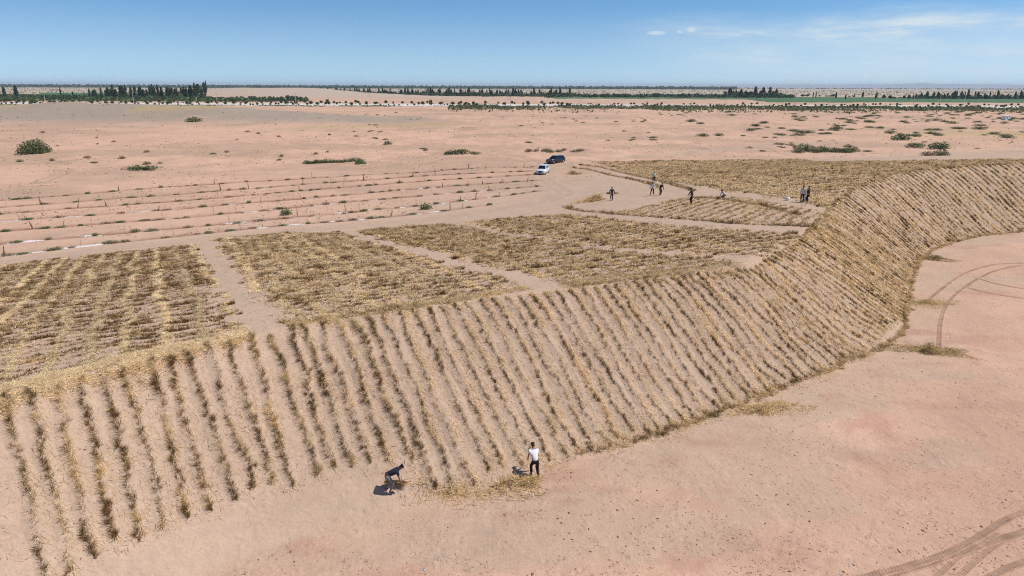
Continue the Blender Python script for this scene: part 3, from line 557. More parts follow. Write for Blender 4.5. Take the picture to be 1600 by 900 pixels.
q = basin_points(30000); w = fbm(q[:, 0] / 1.6, q[:, 1] / 1.1, 35, 4); q = q[(w > .56) & (RNG.random(len(q)) < .6)]; n = len(q)
P_ = flat_blades(q[:, 0], q[:, 1], .13, .02, 1.0, .005, .03); P_ = (P_[0], P_[1], np.tile([.30, .185, .125], (len(P_[2]), 1)))
tag(mesh_obj('dry_twigs', straw_mesh('dry_twigs', [P_]), M['straw']), 'dry brown twigs and root bits littering the basin floor', 'twigs', kind='stuff')
q = scatter_slope(20000); n = len(q); V, F, C = lumps(n, q[:, 0], q[:, 1], .03, .7, np.tile(GREY, (n, 1)) * RNG.uniform(.85, 1.1, (n, 1)))
tag(mesh_obj('sand_clods', np_mesh('sand_clods', V, F, C), M['straw']), 'trampled sand clods between the slope rows', 'clods', kind='stuff')
p_ = np.stack([RNG.uniform(-20, 1640, 16000), 172 + 200 * RNG.random(16000) ** 1.3], 1); q = on_plane(p_, ZP); w = fbm(q[:, 0] / 14, q[:, 1] / 10, 45, 4); sC_ = poly_dist(q[:, 0], q[:, 1], CREST, True); q = q[(w > .50) & (sC_ > 52)]; n = len(q); dd = np.linalg.norm(q, axis=1)
V, F, C = lumps(n, q[:, 0], q[:, 1], (.05 + dd * .0011)[:, None, None] * .55, .40, np.where((RNG.random(n) < .7)[:, None], [.30, .18, .115], [.22, .17, .09]) * RNG.uniform(.7, 1.2, (n, 1)))
tag(mesh_obj('dry_tussocks', np_mesh('dry_tussocks', V, F, C), M['straw']), 'tiny dry tussocks and crust hummocks over the plain', 'tussocks', kind='stuff')
def track(px, width, label_, pitch=.16, depth=.035):
    P = smooth_poly(ground(px)[:, :2], 3); seg = np.linalg.norm(np.diff(P, axis=0), axis=1); s_ = np.concatenate([[0], np.cumsum(seg)])
    t = np.arange(0, s_[-1], pitch / 4); x = np.interp(t, s_, P[:, 0]); y = np.interp(t, s_, P[:, 1]); tx = np.gradient(x); ty = np.gradient(y); l = np.hypot(tx, ty); nx, ny = -ty / l, tx / l
    prof = [(-.62, 0.0), (-.5, .05), (-.36, .01), (-.02, .008), (.02, .008), (.36, .01), (.5, .05), (.62, 0.0)]
    V = []; fade = np.clip(np.minimum(t, s_[-1] - t) / 1.0, 0, 1); wob = .75 + .5 * fbm(t / .8, t * 0, 44, 3)
    for j, (u_, h) in enumerate(prof):
        sh = (np.arange(len(t)) + (2 if j in (3, 2) else 0)) % 4
        lug = np.where((sh < 2) & (j in (2, 3, 4, 5)), depth, 0.0)
        xx = x + nx * u_ * width * 1.35; yy = y + ny * u_ * width * 1.35; edge = j in (0, 7)
        V.append(np.stack([xx, yy, surf(xx, yy) + ((h + lug) * wob * fade * (width / .24) + .006 if not edge else -.01)], 1))
    V = np.stack(V, 1); m, k = V.shape[:2]; i = np.arange(m * k).reshape(m, k)
    F = np.stack([i[:-1, :-1], i[:-1, 1:], i[1:, 1:], i[1:, :-1]], -1).reshape(-1, 4)
    col = np.tile(np.concatenate([PINK * .84 + RED * .09, [0.0]]), (m * k, 1)); col[:, :3] *= np.repeat(.78 + .4 * fbm(t / .7, t * 0 + width * 50, 47, 3), k)[:, None]; col[:, :3] *= np.tile([1.02, .98, .80, .86, .86, .80, .98, 1.02], m)[:, None] 
    o = mesh_obj('tyre_track', np_mesh('tyre_track', V.reshape(-1, 3), F[:, ::-1], col), M['sand']); o['kind'] = 'structure'
for px, w in (([(1340, 905), (1420, 886), (1483, 865), (1533, 838), (1566, 815), (1605, 799)], .24), ([(1375, 905), (1466, 877), (1533, 853), (1605, 829)], .24), ([(1455, 910), (1500, 868), (1535, 846), (1560, 832)], .18),
              ([(1490, 910), (1533, 870), (1562, 848), (1585, 838)], .20), ([(1540, 906), (1570, 890), (1605, 876)], .22),
              ([(1452, 468), (1478, 446), (1510, 425), (1550, 413), (1605, 411)], .22), ([(1467, 552), (1469, 498), (1484, 466), (1520, 440), (1555, 422), (1605, 414)], .22), ([(1520, 432), (1560, 445), (1605, 452)], .17), ([(1500, 446), (1550, 460), (1605, 467)], .17)):
    track(px, w, '')

# ------------------------------------------------------------------ plants
def foliage(n, shape, leaf, cols, squash=1.0):
    """leaf clumps as bent quads through a volume; shape(n) -> points, outward normals"""
    P, O = shape(n); a = RNG.normal(size=(n, 3)) + O * .8; a /= np.linalg.norm(a, axis=1)[:, None]
    t = np.cross(a, RNG.normal(size=(n, 3))); t /= np.linalg.norm(t, axis=1)[:, None] + 1e-9; b = np.cross(a, t)
    s_ = leaf * RNG.uniform(.55, 1.4, (n, 1)); t = t * s_; b = b * s_ * RNG.uniform(.35, .7, (n, 1))
    V = np.stack([P - t, P - b * .9, P + t, P + b], 1).reshape(-1, 3); F = np.arange(4 * n).reshape(-1, 4)
    k = RNG.integers(0, len(cols), n); C = np.array(cols)[k] * RNG.uniform(.7, 1.3, (n, 1)); return V, F, np.repeat(C, 4, 0)
GREENS = [(.115, .165, .055), (.15, .19, .075), (.085, .13, .05)]; OLIVE = [(.22, .20, .105), (.17, .17, .08), (.27, .225, .13)]; DRY = [(.36, .24, .15), (.28, .18, .11), (.24, .16, .09)]; POP = [(.050, .080, .042), (.038, .062, .036), (.070, .105, .052)]
def dome(rx, ry, h, seed):
    def f(n):
        a = RNG.random(n) * 2 * math.pi; e = np.arcsin(RNG.random(n)); r = RNG.random(n) ** .45
        r = r * (.6 + .75 * fbm(np.cos(a) * 1.6 + seed, np.sin(a) * 1.6 + e, int(seed) % 97, 3))
        d = np.stack([np.cos(a) * np.cos(e), np.sin(a) * np.cos(e), np.sin(e)], 1); return d * r[:, None] * np.array([rx, ry, h]) + np.array([0, 0, .03]), d
    return f
def stems_mesh(name, n, h, spread, r):
    bm = bmesh.new()
    for i in range(n):
        a = random.random() * 6.28; top = Vector((math.cos(a) * spread * random.uniform(.3, 1), math.sin(a) * spread * random.uniform(.3, 1), h * random.uniform(.6, 1)))
        tube(bm, [Vector((0, 0, -.08)), top * .5 + Vector((0, 0, h * .12)), top], [r, r * .7, r * .25], 5)
    me = bpy.data.meshes.new(name); bm.to_mesh(me); bm.free(); return me
def tube(bm, pts, rad, sides=8, cap=True):
    rings = []
    for i, p in enumerate(pts):
        d = (pts[min(i + 1, len(pts) - 1)] - pts[max(i - 1, 0)]).normalized(); u_ = d.orthogonal().normalized(); v_ = d.cross(u_)
        rings.append([bm.verts.new(p + (u_ * math.cos(k * 2 * math.pi / sides) + v_ * math.sin(k * 2 * math.pi / sides)) * rad[i]) for k in range(sides)])
    for a, b in zip(rings, rings[1:]):
        for k in range(sides): bm.faces.new((a[k], a[(k + 1) % sides], b[(k + 1) % sides], b[k]))
    if cap: bm.faces.new(rings[0][::-1]); bm.faces.new(rings[-1])
SHRUB_ME = {}
def shrub_kind(key, n, leaf, cols, h=1.0):
    L = []
    for v in range(4):
        V, F, C = foliage(n, dome(1, 1, h, 3.1 * v + len(key)), leaf, cols); L.append((np_mesh('foliage', V, F, C), stems_mesh('stem', 7, .8 * h, .8, .03)))
        L[-1][0].materials.append(M['leaf']); L[-1][1].materials.append(M['bark'])
    SHRUB_ME[key] = L
shrub_kind('green', 420, .11, GREENS); shrub_kind('olive', 420, .11, OLIVE + GREENS[:1]); shrub_kind('dry', 260, .12, DRY); shrub_kind('mix', 420, .11, GREENS + OLIVE); shrub_kind('bush', 2600, .06, OLIVE + GREENS + GREENS)
WORDS = {'green': 'fresh green', 'olive': 'grey olive', 'dry': 'dry brown', 'mix': 'mixed green and olive', 'bush': 'dense'}
def shrub(pos, r, h, key, label, group=None, ry=None, v=None):
    v = random.randrange(4) if v is None else v; me = SHRUB_ME[key][v]
    o = empty('desert_shrub', pos, random.random() * 6.28 if ry is None else 0); o.scale = (r, ry or r, h)
    mesh_obj('foliage', me[0], None, o); mesh_obj('stem', me[1], None, o)
    return tag(o, label, 'shrub', group)
c = at(56, 239); shrub(c, 4.0, 3.2, 'bush', 'big rounded tamarisk bush standing alone on the open sand', v=1)
for k in range(2): pass
c = at(222, 264); shrub((c.x, c.y, Z(c.x, c.y)), 4.2, .7, 'green', 'low fresh green mat of plants on a small sand swell', ry=2.2)
c = at(303, 190); shrub(c, 4.5, 2.4, 'mix', 'dark dome shaped shrub on the sand before the grey dune ridge')
for (px, py, r, h, key, lab) in ((705, 240, 2.2, .8, 'green', 'green shrub on the left shoulder of the grassy sand mound'), (722, 238, 2.6, .9, 'mix', 'shrub crowning the grassy sand mound'), (742, 240, 2.0, .6, 'olive', 'grey shrub trailing down the grassy sand mound'),
                                 (480, 256, 1.2, .9, 'green', 'green shrub at the end of the short shrub line'), (563, 256, 1.6, 1.1, 'green', 'dense green shrub closing the short shrub line'), (606, 226, 1.6, 1.3, 'mix', 'compact shrub alone on the bare plain'),
                                 (447, 336, .85, .9, 'green', 'leafy green bush among the saplings by the salt furrow'), (665, 327, 1.0, .85, 'green', 'broad green bush beside the salty furrow near the footpath fork'),
                                 (1408, 218, 3.6, 2.2, 'green', 'bright dense green bush on the open sand'), (1430, 229, 3.0, 1.3, 'mix', 'long low bush tailing off into sand'), (1467, 232, 3.2, 1.9, 'green', 'spreading green bush before the straw field'), (1470, 243, 2.2, 1.7, 'olive', 'rounded olive bush close to the far straw field'), (1450, 243, 2.2, 1.3, 'dry', 'dry brown bush next to a rounded olive one')):
    shrub(at(px, py), r, h, key, lab)
for i in range(11):
    px = 488 + i * 7.2 + random.uniform(-1.5, 1.5); shrub(at(px, 255.5 - i * .35), random.uniform(.7, 1.1), random.uniform(.5, 1.0), 'mix' if i % 3 else 'green', 'small shrub in the short line across the bare plain', 'short shrub line')
for i in range(9):
    px = 1246 + i * 10.5 + random.uniform(-3, 3); shrub(at(px, 237.5 + random.uniform(-2, 1)), random.uniform(2.0, 3.2), random.uniform(1.0, 2.0), random.choice(['green', 'mix', 'olive']), 'shrub in the long thicket just behind the straw field', 'thicket behind the straw field')
for i in range(8):
    px = 828 + i * 11 + random.uniform(-3, 3); shrub(at(px, 237 + random.uniform(-2, 1)), random.uniform(1.0, 1.9), random.uniform(.6, 1.1), random.choice(['olive', 'mix', 'dry']), 'olive shrub in the broken line behind the parked cars', 'shrub line behind the cars')
spots = []
while len(spots) < 250:
    px = random.uniform(540, 1640); py = 176 + 66 * random.random() ** 1.35
    w = .10 + .9 * max(0, min(1, (px - 780) / 600)); w *= 1.25 - .9 * (py - 176) / 66
    if float(fbm(np.array([px / 55]), np.array([py / 9]), 6, 3)[0]) * 1.0 + random.uniform(-.12, .12) < .72 - .32 * w: continue
    spots.append((px, py))
gp = ground(spots)
for (px, py), g_ in zip(spots, gp):
    big = px > 1050 and py < 215; key = random.choice(['green', 'mix', 'olive', 'olive'] if big else ['olive', 'dry', 'mix', 'dry'])
    r = random.uniform(1.0, 3.0) if big else random.uniform(.6, 1.6)
    shrub(Vector(g_), r, r * random.uniform(.22, .48), key, f'{WORDS[key]} desert shrub scattered over the sandy plain', f'{WORDS[key]} shrubs on the plain')
for i in range(26):
    px, py = random.uniform(30, 520), random.uniform(200, 262); key = 'dry' if i % 2 else 'olive'
    shrub(at(px, py), random.uniform(.5, 1.1), random.uniform(.35, .7), key, f'tiny {WORDS[key]} tuft on the smooth sand behind the furrows', f'tiny {WORDS[key]} tufts on the smooth sand')

# saplings and weeds in the furrows
def sapling_mesh(k):
    h = (1.2, 1.0, 1.55, 1.1, 1.3)[k]; bm = bmesh.new(); lean = Vector((random.uniform(-.12, .12), random.uniform(-.12, .12), 0))
    pts = [Vector((0, 0, -.05)), Vector((0, 0, h * .4)) + lean * .5, Vector((0, 0, h)) + lean * 1.6]; tube(bm, pts, [.012, .010, .006], 5)
    if k % 2 == 0: tube(bm, [pts[1], pts[1] + Vector((.12, .05, h * .3))], [.008, .004], 4)
    me = bpy.data.meshes.new('stem'); bm.to_mesh(me); bm.free(); me.materials.append(M['bark'])
    n = (14, 90, 6, 150, 45)[k]; fo = None
    if n:
        def shp(m):
            z = RNG.random(m) ** 1.2; r = .16 * (1 - z * .6); a = RNG.random(m) * 6.28
            return np.stack([np.cos(a) * r * RNG.random(m) + lean.x * 1.6 * z, np.sin(a) * r * RNG.random(m) + lean.y * 1.6 * z, .1 + z * h * .95], 1), np.stack([np.cos(a), np.sin(a), z * 0], 1)
        V, F, C = foliage(n, shp, .06, [(.07, .075, .03), (.10, .09, .045), (.06, .085, .03)]); fo = np_mesh('leaves', V, F, C); fo.materials.append(M['leaf'])
    return me, fo
SAPL = [sapling_mesh(k) for k in range(5)]; WS = ['bare', 'leafy', 'tall bare', 'bushy green', 'sparse leaved']
for ri, L in enumerate(SAP):
    seg = np.linalg.norm(np.diff(L, axis=0), axis=1); s_ = np.concatenate([[0], np.cumsum(seg)]); t = random.uniform(0, 2)
    while t < s_[-1]:
        x = np.interp(t, s_, L[:, 0]) + random.uniform(-.15, .15); y = np.interp(t, s_, L[:, 1]) + random.uniform(-.25, .25); k = random.choice([0, 0, 1, 2, 2, 3, 4])
        if random.random() < .4: t += random.uniform(1, 4); continue
        o = empty('sapling', (x, y, Z(x, y)), random.random() * 6.28); s0 = random.uniform(.45, 1.1); o.scale = (s0, s0, s0)
        mesh_obj('stem', SAPL[k][0], None, o)
        if SAPL[k][1]: mesh_obj('leaves', SAPL[k][1], None, o)
        edge = 'salt crusted furrows' if ri >= 4 else 'dry furrows'
        tag(o, f'{WS[k]} planted sapling standing in the {edge}', 'sapling', f'{WS[k]} saplings in the {edge}'); t += random.uniform(1.6, 5.2)
    t = random.uniform(0, 3)
    while t < s_[-1]:
        x = np.interp(t, s_, L[:, 0]) + random.uniform(-.3, .3); y = np.interp(t, s_, L[:, 1]) + random.uniform(-.4, .4); key = random.choice(['dry', 'dry', 'dry', 'mix', 'green', 'olive', 'olive'])
        o = shrub((x, y, Z(x, y)), random.uniform(.35, .95), random.uniform(.12, .38), key, f'low {WORDS[key]} weed clump along the planted furrows', f'low {WORDS[key]} weeds in the furrows'); o.name = 'weed_clump'; o['category'] = 'weed'
        t += random.uniform(1.2, 4.6)
# ------------------------------------------------------------------ road, poles, trees, fields beyond the plain
YR = 612.0
def strip(name, y0, y1, z0, z1, mat, x0=-900, x1=1000, n=96, lift=0):
    xs = np.linspace(x0, x1, n); base = np.array([max(Z(x, YR), ZP - .2) for x in xs]) * 0 + ZP
    V = []; 
    for (yy, zz) in ((y0, z0), (y1, z1)): V.append(np.stack([xs, yy + 0 * xs + (xs / 400) ** 2 * 3, base + zz], 1))
    V = np.concatenate(V); i = np.arange(n); F = np.stack([i[:-1], i[1:], i[1:] + n, i[:-1] + n], 1)
    o = mesh_obj(name, np_mesh(name, V, F), mat); o['kind'] = 'structure'; return o
strip('road_bank', YR - 12, YR - 6, -.6, 1.3, M['road']); strip('road', YR - 6, YR + 12, 1.3, 1.32, M['road']); strip('road_bank', YR + 12, YR + 24, 1.32, -.6, M['shoulder'])
def tree_kind(trunk_h, trunk_r, shape, n, leaf, cols):
    bm = bmesh.new(); tube(bm, [Vector((0, 0, -.3)), Vector((.03, .02, trunk_h * .5)), Vector((0, .05, trunk_h))], [trunk_r, trunk_r * .7, trunk_r * .3], 6)
    for k in range(4):
        a = k * 1.6 + random.random(); z = trunk_h * random.uniform(.4, .75); tube(bm, [Vector((0, 0, z)), Vector((math.cos(a) * trunk_h * .14, math.sin(a) * trunk_h * .14, z + trunk_h * .2))], [trunk_r * .4, trunk_r * .12], 4)
    tm = bpy.data.meshes.new('trunk'); bm.to_mesh(tm); bm.free(); tm.materials.append(M['bark'])
    V, F, C = foliage(n, shape, leaf, cols); cm = np_mesh('crown', V, F, C); cm.materials.append(M['leaf']); return tm, cm
def column(h, r, seed):
    def f(n):
        z = RNG.random(n); a = RNG.random(n) * 6.28; rr = r * (np.sin(np.pi * np.clip(z * .86 + .12, 0, 1)) ** .6) * RNG.random(n) ** .5 * (.55 + .8 * fbm(np.cos(a) + z * 6 + seed, np.sin(a) + seed, 5, 2))
        return np.stack([np.cos(a) * rr, np.sin(a) * rr, .06 * h + z * h * .94], 1), np.stack([np.cos(a), np.sin(a), z * .3], 1)
    return f
def ball(h, r, z0, seed):
    def f(n):
        d = RNG.normal(size=(n, 3)); d /= np.linalg.norm(d, axis=1)[:, None]; rr = RNG.random(n) ** .4 * (.6 + .7 * fbm(d[:, 0] * 1.5 + seed, d[:, 1] * 1.5 + d[:, 2], 7, 2))
        return d * rr[:, None] * np.array([r, r, h / 2]) + np.array([0, 0, z0 + h / 2]), d
    return f
POPL = [tree_kind(12, .25, column(15, 2.0, k), 520, .75, POP) for k in range(5)]
SMALL = [tree_kind(2.6, .10, ball(3.0, 1.7, 1.3, k * 3.3), 240, .42, [(.09, .13, .06), (.12, .155, .075), (.07, .10, .05)]) for k in range(5)]
ROUND = [tree_kind(5, .25, ball(7, 4.6, 1.2, k * 2.3), 420, .9, [(.08, .11, .06), (.12, .145, .085), (.06, .09, .05)]) for k in range(4)]
def tree(kind, name, x, y, sc, sz, label, group):
    tm, cm = random.choice(kind); o = empty(name, (x, y, Z(x, y) if y > 640 or y < 585 else Z(x, y)), random.random() * 6.28); o.scale = (sc, sc, sz)
    mesh_obj('trunk', tm, None, o); mesh_obj('crown', cm, None, o); return tag(o, label, 'tree', group)
def xat(px, y): return (px - 800) / FPX * (y * math.cos(PITCH) + (HC - ZP) * math.sin(PITCH))
for side, y0, (a, b), step in (('near', 596, (-20, 1625), 9.0), ('far', 640, (-20, 1625), 10.0)):
    px = a
    while px < b:
        dens = .55 if 740 < px < 830 else 1.0 if px < 700 else .8
        if random.random() < dens:
            y = y0 + random.uniform(-6, 6); s0 = random.uniform(.45, 1.0) * (1 if px < 900 else .75); x = xat(px, y)
            tree(SMALL, 'roadside_tree', x, y, s0, s0 * random.uniform(.85, 1.15), f'small round crowned tree on the {"desert" if side == "near" else "farmland"} side of the pale road', f'trees on the {"desert" if side == "near" else "farmland"} side of the road')
        px += step * random.uniform(.35, 1.65)
def poplars(a, b, y0, y1, n, hs, where, kind=POPL, name='poplar_tree'):
    for i in range(n):
        px = a + (b - a) * min(1, max(0, (i + random.gauss(.5, 1.6)) / n)); y = random.uniform(y0, y1); h = hs * random.uniform(.5, 1.2); w = hs * random.uniform(.7, 1.6)
        tree(kind, name, xat(px, y), y, w, h, (f'slender dark poplar {where}' if kind is POPL else f'bushy grey green tree {where}'), f'{"poplars" if kind is POPL else "bushy trees"} {where}')
poplars(145, 325, 800, 1000, 62, .95, 'in the tall grove above the left farm strip'); poplars(-20, 30, 850, 950, 10, .85, 'at the outer end of the left farm strip'); poplars(95, 140, 900, 1000, 3, .8, 'standing single on the green strip')
poplars(-20, 340, 790, 830, 40, .62, 'in the low belt before the tall grove', ROUND, 'bushy_tree')
poplars(425, 530, 1250, 1350, 16, .8, 'behind the pale dunes'); poplars(525, 890, 1150, 1260, 105, .80, 'in the long windbreak behind the pink flats'); poplars(370, 470, 830, 900, 14, .55, 'before the pale dunes', ROUND, 'bushy_tree')
poplars(1134, 1215, 1050, 1130, 34, .95, 'in the dense block beside the green crop'); poplars(985, 1090, 1150, 1250, 10, .7, 'around the far farmstead', ROUND, 'bushy_tree')
poplars(1430, 1620, 980, 1080, 52, .78, 'in the windbreak behind the wide crop field'); poplars(1380, 1420, 1000, 1060, 9, .6, 'at the corner of the wide crop field', ROUND, 'bushy_tree'); poplars(1240, 1420, 900, 1150, 9, .6, 'dotted over the wide crop field'); poplars(1220, 1340, 1180, 1260, 16, .55, 'in the low hedge at the back of the crop', ROUND, 'bushy_tree')
def field(name, quad, z, mat):
    P = []
    for (px, y) in quad: P.append((xat(px, y), y, ZP + z))
    bm = bmesh.new(); a, b, c_, d = [Vector(p) for p in P]; nu, nv = 40, 12; g_ = [[bm.verts.new(a.lerp(b, i / nu).lerp(d.lerp(c_, i / nu), j / nv) + Vector((random.uniform(-3, 3), random.uniform(-6, 6), random.uniform(0, .5) if 0 < i < nu and 0 < j < nv else -1.2))) for i in range(nu + 1)] for j in range(nv + 1)]
    for j in range(nv):
        for i in range(nu): bm.faces.new((g_[j][i], g_[j][i + 1], g_[j + 1][i + 1], g_[j + 1][i]))
    me = bpy.data.meshes.new(name); bm.to_mesh(me); bm.free(); o = mesh_obj(name, me, mat); o['kind'] = 'structure'
field('crop_field', [(1195, 790), (1660, 810), (1660, 1120), (1140, 1160)], 1.0, M['field']); field('pasture', [(860, 960), (1200, 960), (1200, 1300), (860, 1300)], .8, M['field2'])
field('pasture', [(-60, 770), (375, 770), (360, 1250), (-60, 1250)], 1.0, M['field2']); field('crop_field', [(60, 1100), (420, 1120), (380, 1350), (60, 1350)], 1.6, M['field'])

# roadside scrub, far woods and far steppe growth: masses nobody could count
def mass(name, n, fx, fy, size, cols, label, hgt=(.3, 1.6), thr=(.38, .6)):
    y = fy(n); x = np.array([xat(p, yy) for p, yy in zip(fx(n), y)]); w = fbm(x / 30, y / 14, 13, 3); k = RNG.random(n) < ss(*thr, w); x = x[k]; y = y[k]; m = len(x)
    z0 = surf(x, y); P0 = np.stack([x, y, z0 + RNG.uniform(0, 1, m) * RNG.uniform(*hgt, m)], 1)
    V, F, C = foliage(m, lambda q: (P0, np.tile([0, -.2, .6], (m, 1))), size, cols)
    tag(mesh_obj(name, np_mesh(name, V, F, C), M['leaf']), label, 'scrub', kind='stuff')
mass('roadside_scrub', 40000, lambda n: RNG.uniform(700, 1640, n), lambda n: 600 - np.abs(RNG.normal(size=n)) * 42, 1.0, GREENS + OLIVE, 'continuous low green scrub along the desert side of the road')
mass('roadside_scrub', 5000, lambda n: RNG.uniform(-20, 720, n), lambda n: RNG.normal(size=n) * 5 + 592, .7, GREENS + OLIVE, 'thin weeds along the left stretch of the road', (.1, .7))
mass('field_edge_scrub', 16000, lambda n: RNG.uniform(-30, 480, n), lambda n: RNG.normal(size=n) * 18 + 775, 1.6, GREENS + POP, 'low hedge scrub along the front of the farm strip', (.5, 4))
mass('windbreak_scrub', 9000, lambda n: RNG.uniform(515, 895, n), lambda n: RNG.normal(size=n) * 22 + 1190, 2.0, POP, 'dense undergrowth at the foot of the long windbreak', (.5, 7), (.15, .5))
mass('windbreak_scrub', 4000, lambda n: RNG.uniform(1425, 1640, n), lambda n: RNG.normal(size=n) * 20 + 1020, 2.0, POP, 'undergrowth below the windbreak of the wide crop field', (.5, 6), (.2, .5))
mass('windbreak_scrub', 2500, lambda n: RNG.uniform(1130, 1220, n), lambda n: RNG.normal(size=n) * 15 + 1075, 2.0, POP, 'undergrowth filling the dense poplar block', (.5, 9), (.1, .3))
mass('farm_belt', 15000, lambda n: RNG.uniform(-30, 318, n), lambda n: RNG.uniform(790, 1040, n), 2.0, POP[2:] + GREENS, 'continuous green belt of scrub and low trees on the left farm strip', (.4, 3.2), (.25, .55))
mass('farm_belt', 12000, lambda n: RNG.uniform(850, 1240, n), lambda n: RNG.uniform(1020, 1260, n), 2.2, POP + GREENS[2:], 'green belt of low growth between the windbreak and poplar block', (.5, 4.5), (.3, .6))
mass('steppe_scrub', 16000, lambda n: RNG.uniform(-30, 1640, n), lambda n: RNG.uniform(1350, 3600, n), 2.2, OLIVE, 'dull scrub dotted over the far steppe', (.4, 2))
mass('far_woods', 30000, lambda n: RNG.uniform(-60, 1150, n), lambda n: RNG.uniform(3900, 4700, n), 6.5, POP, 'dark band of far woods along the horizon', (2, 17), (.15, .5))
mass('far_woods', 2600, lambda n: RNG.uniform(1000, 1680, n), lambda n: RNG.uniform(5200, 6000, n), 6.0, POP, 'thin broken far tree line under the pale hills', (1, 9))

# utility poles by the road
for i, px in enumerate((71, 209, 339, 462, 578, 690, 797, 905, 1011, 1080, 1134, 1190, 1242, 1294, 1338, 1383, 1426, 1467, 1505)):
    y = 575 if px < 1000 else 690; x = xat(px, y); o = empty('utility_pole', (x, y, Z(x, y)))
    if i == 0:
        bm = bmesh.new(); tube(bm, [Vector((0, 0, -.5)), Vector((0, 0, 11))], [.2, .13], 8); pm = bpy.data.meshes.new('pole'); bm.to_mesh(pm); bm.free(); pm.materials.append(M['pole'])
        bm = bmesh.new(); bmesh.ops.create_cube(bm, size=1, matrix=Matrix.Translation((0, 0, 10.4)) @ Matrix.Diagonal((2.4, .14, .16, 1))); am = bpy.data.meshes.new('crossarm'); bm.to_mesh(am); bm.free(); am.materials.append(M['pole'])
        bm = bmesh.new(); tube(bm, [Vector((0, 0, 10.5)), Vector((0, 0, 10.62)), Vector((0, 0, 10.85))], [.06, .12, .05], 6); im = bpy.data.meshes.new('insulator'); bm.to_mesh(im); bm.free(); im.materials.append(M['panelwhite'])
    mesh_obj('pole', pm, None, o); mesh_obj('crossarm', am, None, o)
    for dx in (-1.05, 0, 1.05): mesh_obj('insulator', im, None, o).location = (dx, 0, 0)
    tag(o, 'thin pale utility pole ' + ('on the desert side of the road' if px < 1000 else 'between the road and the crop field'), 'pole', 'poles on the desert side of the road' if px < 1000 else 'poles before the crop field')

# pale hills on the horizon
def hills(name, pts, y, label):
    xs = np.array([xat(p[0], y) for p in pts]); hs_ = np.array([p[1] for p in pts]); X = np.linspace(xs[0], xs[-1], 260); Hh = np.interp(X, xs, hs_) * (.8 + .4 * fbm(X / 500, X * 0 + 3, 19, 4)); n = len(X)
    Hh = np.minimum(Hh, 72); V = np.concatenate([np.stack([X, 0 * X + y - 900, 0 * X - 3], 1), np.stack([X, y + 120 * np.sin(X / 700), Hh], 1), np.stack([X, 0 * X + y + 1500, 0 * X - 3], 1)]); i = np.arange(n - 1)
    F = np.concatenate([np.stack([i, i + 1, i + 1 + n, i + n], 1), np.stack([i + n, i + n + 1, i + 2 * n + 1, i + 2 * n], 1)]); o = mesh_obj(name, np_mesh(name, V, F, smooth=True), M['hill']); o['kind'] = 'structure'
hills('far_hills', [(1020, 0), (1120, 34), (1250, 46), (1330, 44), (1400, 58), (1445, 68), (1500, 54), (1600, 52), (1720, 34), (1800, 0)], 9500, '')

# ------------------------------------------------------------------ people
WORK = bpy.data.scenes.new('workbench')      # a scratch scene, so that evaluating one figure does not touch the rest; removed below
def skin_mesh(name, J, E, root=0, sub=2):
    """J: list of (Vector, radius); one continuous skinned surface"""
    me = bpy.data.meshes.new(name); me.from_pydata([tuple(j[0]) for j in J], E, []); o = bpy.data.objects.new(name, me); WORK.collection.objects.link(o)
    m = o.modifiers.new('skin', 'SKIN'); m.use_smooth_shade = True
    for v, j in zip(me.skin_vertices[0].data, J):
        r = j[1]; v.radius = (r, r) if isinstance(r, (int, float)) else r; v.use_root = False
    me.skin_vertices[0].data[root].use_root = True
    sm = o.modifiers.new('sub', 'SUBSURF'); sm.levels = sub; sm.render_levels = sub
    WORK.view_layers[0].update(); dg = WORK.view_layers[0].depsgraph; dg.update(); res = bpy.data.meshes.new_from_object(o.evaluated_get(dg))
    bpy.data.objects.remove(o); bpy.data.meshes.remove(me); res.name = name; return res
def ik(a, c, l1, l2, hint):
    d = c - a; L = min(d.length, (l1 + l2) * .999); u = d.normalized(); x = (l1 * l1 - l2 * l2 + L * L) / (2 * L); h = math.sqrt(max(0, l1 * l1 - x * x))
    n = (hint - u * hint.dot(u)).normalized(); return a + u * x + n * h, a + u * L
